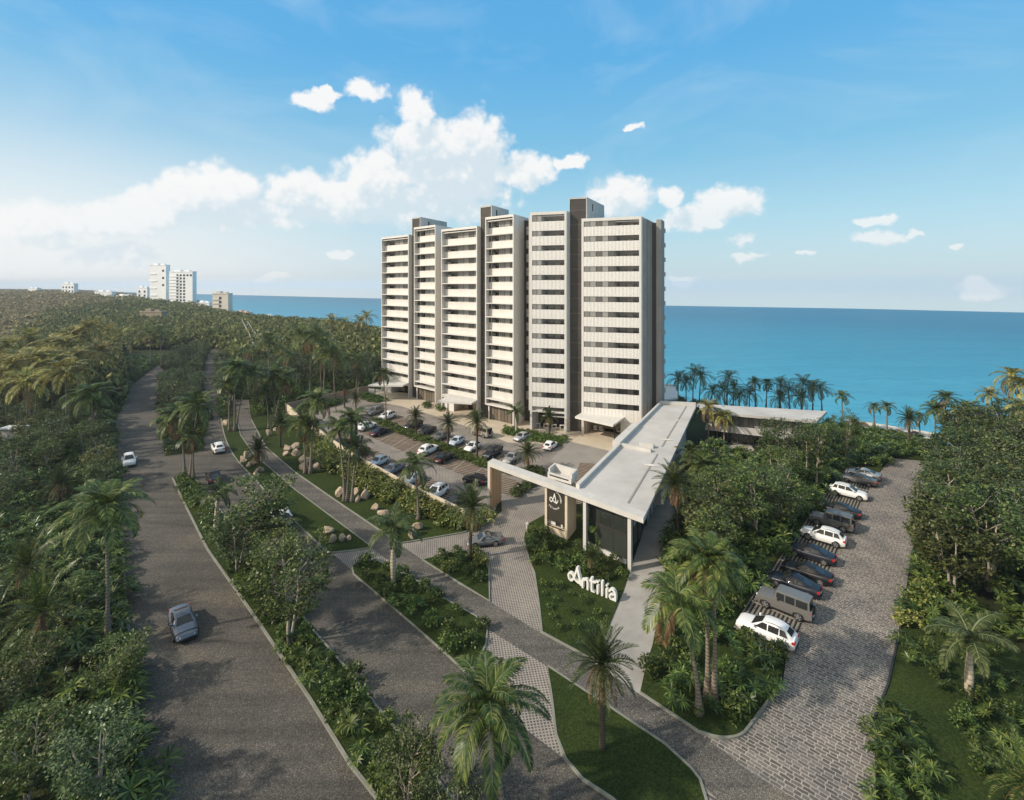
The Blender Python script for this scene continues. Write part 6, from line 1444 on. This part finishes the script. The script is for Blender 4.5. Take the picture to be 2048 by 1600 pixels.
CARS = [
 # roads
 ('sedan', 366, 1258, 139, 'steel', 'blue-grey sedan with pale sunroof driving towards us on the left road'),
 ('suv', 258, 928, 141, 'white', 'white car driving towards us at the left edge of the left road'),
 ('suv', 436, 902, -38, 'white', 'white suv seen from behind driving away on the second road'),
 ('sedan', 427, 961, -38, 'black', 'dark sedan with red tail lights driving away beside the median tip'),
 ('suv', 414, 836, -38, 'grey', 'dark car far up the second road half hidden by palms'),
 ('suv', 563, 1042, -40, 'white', 'white-roofed vehicle mostly hidden behind the median trees'),
 ('sports', 970, 1088, -102, 'bronze', 'grey sports car with rear wing entering from the driveway'),
 # row along the boundary wall
 ('suv', 676, 898, BAYH + 180, 'black', 'dark car with red lights behind the boundary wall, leftmost in its row'),
 ('hatch', 757, 930, BAYH + 180, 'ltblue', 'light blue small car behind the boundary wall beside the dark ones'),
 ('sedan', 716, 913, BAYH + 180, 'black', 'black sedan second from the left behind the boundary wall'),
 ('sedan', 785, 946, BAYH + 180, 'steel', 'blue-grey sedan with red tail light behind the boundary wall'),
 ('sedan', 822, 966, BAYH + 180, 'silver', 'silver car mostly hidden by the slim palm at the boundary wall'),
 ('suv', 872, 994, BAYH + 180, 'white', 'white suv nose-in to the boundary wall'),
 ('hatch', 912, 1010, BAYH + 180, 'navy', 'dark blue car rightmost in the row behind the boundary wall'),
 # middle row
 ('suv', 734, 858, BAYH, 'white', 'white suv at the left end of the middle car park row'),
 ('sedan', 760, 869, BAYH, 'navy', 'dark sedan next to the white suv in the middle row'),
 ('suv', 857, 906, BAYH, 'white', 'white suv alone in the centre of the middle row'),
 ('sedan', 889, 921, BAYH, 'black', 'black sedan with red tail lights right of the centre white suv'),
 ('hatch', 950, 966, -58, 'black', 'black hatchback crossing the aisle left of the wooden gate pier'),
 # far row
 ('van', 750, 828, BAYH + 180, 'bronze', 'long silver-brown van at the left end of the far row'),
 ('suv', 774, 838, BAYH + 180, 'white', 'white suv behind the tall palm in the far row'),
 ('pickup', 826, 856, BAYH + 180, 'black', 'black pickup left in the far row behind a young palm'),
 ('sedan', 854, 867, BAYH + 180, 'navy', 'dark blue sedan right of the left black pickup'),
 ('sedan', 882, 878, BAYH + 180, 'grey', 'grey sedan in the middle of the far row'),
 ('hatch', 913, 889, BAYH + 180, 'ltblue', 'light blue hatchback with dark roof in the far row'),
 ('hatch', 945, 900, BAYH + 180, 'white', 'white hatchback left of the right black pickup'),
 ('pickup', 985, 912, BAYH + 180, 'navy', 'dark pickup with open bed near the gate beam'),
 ('sedan', 1024, 922, BAYH + 180, 'lgrey', 'grey sedan at the right end of the far row by the gate beam'),
 ('offroad', 964, 872, -48, 'sand', 'beige box-shaped off-road car driving along the forecourt'),
 ('hatch', 1044, 880, BAYH + 195, 'silver', 'small silver-white coupe parked by the low hedge before the tower'),
 ('hatch', 1101, 897, BAYH, 'white', 'white hatchback parked beside the drop-off area'),
 # striped bays along the cobbled lane
 ('suv', 1533, 1275, LOT, 'white', 'white suv nearest to us in the striped bays'),
 ('offroad', 1570, 1222, LOT, 'bronze', 'grey-beige box-shaped off-road car beside the nearest white suv'),
 ('sedan', 1588, 1178, LOT, 'navy', 'dark blue-black sedan right behind the grey-beige off-road car'),
 ('sedan', 1613, 1154, LOT, 'black', 'black sedan partly hidden by the dark blue one in the bays'),
 ('sedan', 1622, 1116, LOT, 'navy', 'dark sedan standing with a free bay below the middle white suv'),
 ('suv', 1646, 1082, LOT, 'white', 'white suv in the middle of the striped bays'),
 ('offroad', 1664, 1054, LOT, 'grey', 'dark grey box-shaped off-road car above the middle white suv'),
 ('sedan', 1679, 1028, LOT, 'black', 'black sedan above the dark grey off-road car'),
 ('suv', 1697, 993, LOT + 180, 'white', 'white suv facing out to the lane near the top of the bays'),
 ('sedan', 1717, 966, LOT, 'grey', 'grey sedan with bright rims near the top of the bays'),
 ('sedan', 1726, 955, LOT, 'silver', 'silver sedan uppermost in the striped bays'),
]
for c in CARS: car(*c)

# ------------------------------------------------------------------ far town on the left
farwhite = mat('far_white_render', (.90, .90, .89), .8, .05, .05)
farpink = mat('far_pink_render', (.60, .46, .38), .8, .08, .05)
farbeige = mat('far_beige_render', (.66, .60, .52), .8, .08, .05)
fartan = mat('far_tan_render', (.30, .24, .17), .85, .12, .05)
tileroof = mat('far_roof', (.40, .27, .18), .85, .15, .1)
def block(name, label, px0, px1, ytop, ybase, d, m, cols, rows, dep=14, extra=None, cat='building'):
    """a distant block: front facing us, windows in a grid, roof parapet"""
    x0, x1 = (px0 - 1024) / F * d, (px1 - 1024) / F * d; zt = H - (ytop - 569) / F * d; zb = H - (ybase - 569) / F * d - 6
    yc = d; t = thing(name, label, cat, ((x0 + x1) / 2, yc, zb)); w_ = x1 - x0; h = zt - zb; rz = R(-9); dep = min(dep, 6)
    t.rotation_euler = (0, 0, rz)
    mb = MB(); mb.box(-w_ / 2, w_ / 2, 0, dep, 0, h); wl = mb.build('wall', m, t)
    mb = MB(); mb.box(-w_ / 2 - .3, w_ / 2 + .3, -.3, dep + .3, h + .003, h + .8); mb.box(-w_ * .3, -w_ * .05, 1, dep - 1, h + .803, h + 2.6); mb.box(w_ * .1, w_ * .32, 1.5, dep - 1.2, h + .803, h + 1.9); mb.build('roof', m, t)
    if rows > 2:
        for r_ in range(rows):
            z = 6 + (h - 8) * r_ / rows; mb = MB(); mb.box(-w_ * .5, -w_ * .5 + w_ * .42, -.5, -.01, z, z + .9); mb.build('balcony', m, t)
    for c in range(cols):
        for r_ in range(rows):
            if extra and not extra(c, r_): continue
            a = -w_ / 2 + w_ * (c + .5) / cols; z = 6 + (h - 8) * (r_ + .5) / rows; ww = min(1.3, w_ / cols * .3); hh = min(1.3, (h - 8) / rows * .32)
            mb = MB(); mb.box(a - ww, a + ww, -.06, .1, z - hh, z + hh); mb.build('window', dark, wl)
    return t
block('apartment_tower', 'tallest white apartment tower on the far hill, left slab of a pair', 297, 334, 531, 606, 590, farwhite, 3, 5, 16, lambda c, r_: c == 2 and r_ > 1)
block('apartment_tower', 'white apartment tower with window columns on the far hill, right slab of a pair', 335, 388, 544, 610, 575, farwhite, 7, 10, 16, lambda c, r_: c in (2, 3, 4) or (r_ == 9 and c in (5, 6)))
block('apartment_block', 'slim white block with dark vertical slots left of the tall white towers', 272, 296, 576, 603, 620, farwhite, 2, 3)
block('apartment_block', 'beige tower standing alone before the sea right of the white towers', 423, 458, 588, 632, 480, farbeige, 3, 5, 12, lambda c, r_: c == 1)
block('apartment_block', 'small white block with flat roof on the far left ridge', 121, 150, 568, 594, 720, farwhite, 4, 3)
block('far_house', 'tiny pale house at the far left end of the ridge', 54, 76, 577, 590, 800, farwhite, 3, 1)
block('far_house', 'low white house with dark openings between the ridge block and the slim block', 186, 226, 584, 600, 680, farwhite, 4, 2, 14, lambda c, r_: c == 0)
block('far_house', 'long low white house just left of the slim block', 228, 266, 592, 604, 660, farwhite, 4, 1)
block('far_house', 'white house on the slope between the white towers and the beige tower', 392, 420, 606, 622, 540, farwhite, 3, 1)
block('far_house', 'pinkish house below the beige tower near the shore', 467, 498, 626, 642, 470, farpink, 4, 1)
block('far_house', 'tan flat-roofed house in the green slope below the white towers', 276, 326, 625, 641, 350, fartan, 4, 1)
block('far_house', 'white cabin beside the shore behind the forest', 532, 542, 634, 640, 450, farwhite, 1, 1)
# concrete stair track down the slope
mb = MB()
for a, b in (((484, 640), (500, 672)), ((500, 672), (512, 700)), ((494, 642), (516, 676))):
    A, B = G(a[0], a[1], 7), G(b[0], b[1], 7); t = (B - A).normalized(); nn = Vector((-t.y, t.x, 0)) * .25
    mb.hexa([A - nn, B - nn, B + nn, A + nn, A - nn + Vector((0, 0, .4)), B - nn + Vector((0, 0, .4)), B + nn + Vector((0, 0, .4)), A + nn + Vector((0, 0, .4))])
tag(mb.build('stair_track', dropoff), 'pale concrete stair track running down the far green slope', 'stairs')
# white flat roof glimpsed in the left wood
hh = thing('far_house', 'white flat roof glimpsed between the trees at the left edge', 'building', G(28, 856, 3.2))
mb = MB(); mb.box(-2, 2, -1.2, 1.2, 0, .25); mb.build('roof', farwhite, hh); mb = MB(); mb.box(-1.8, 1.8, -1, 1, -3.3, -.002); mb.build('wall', farbeige, hh)
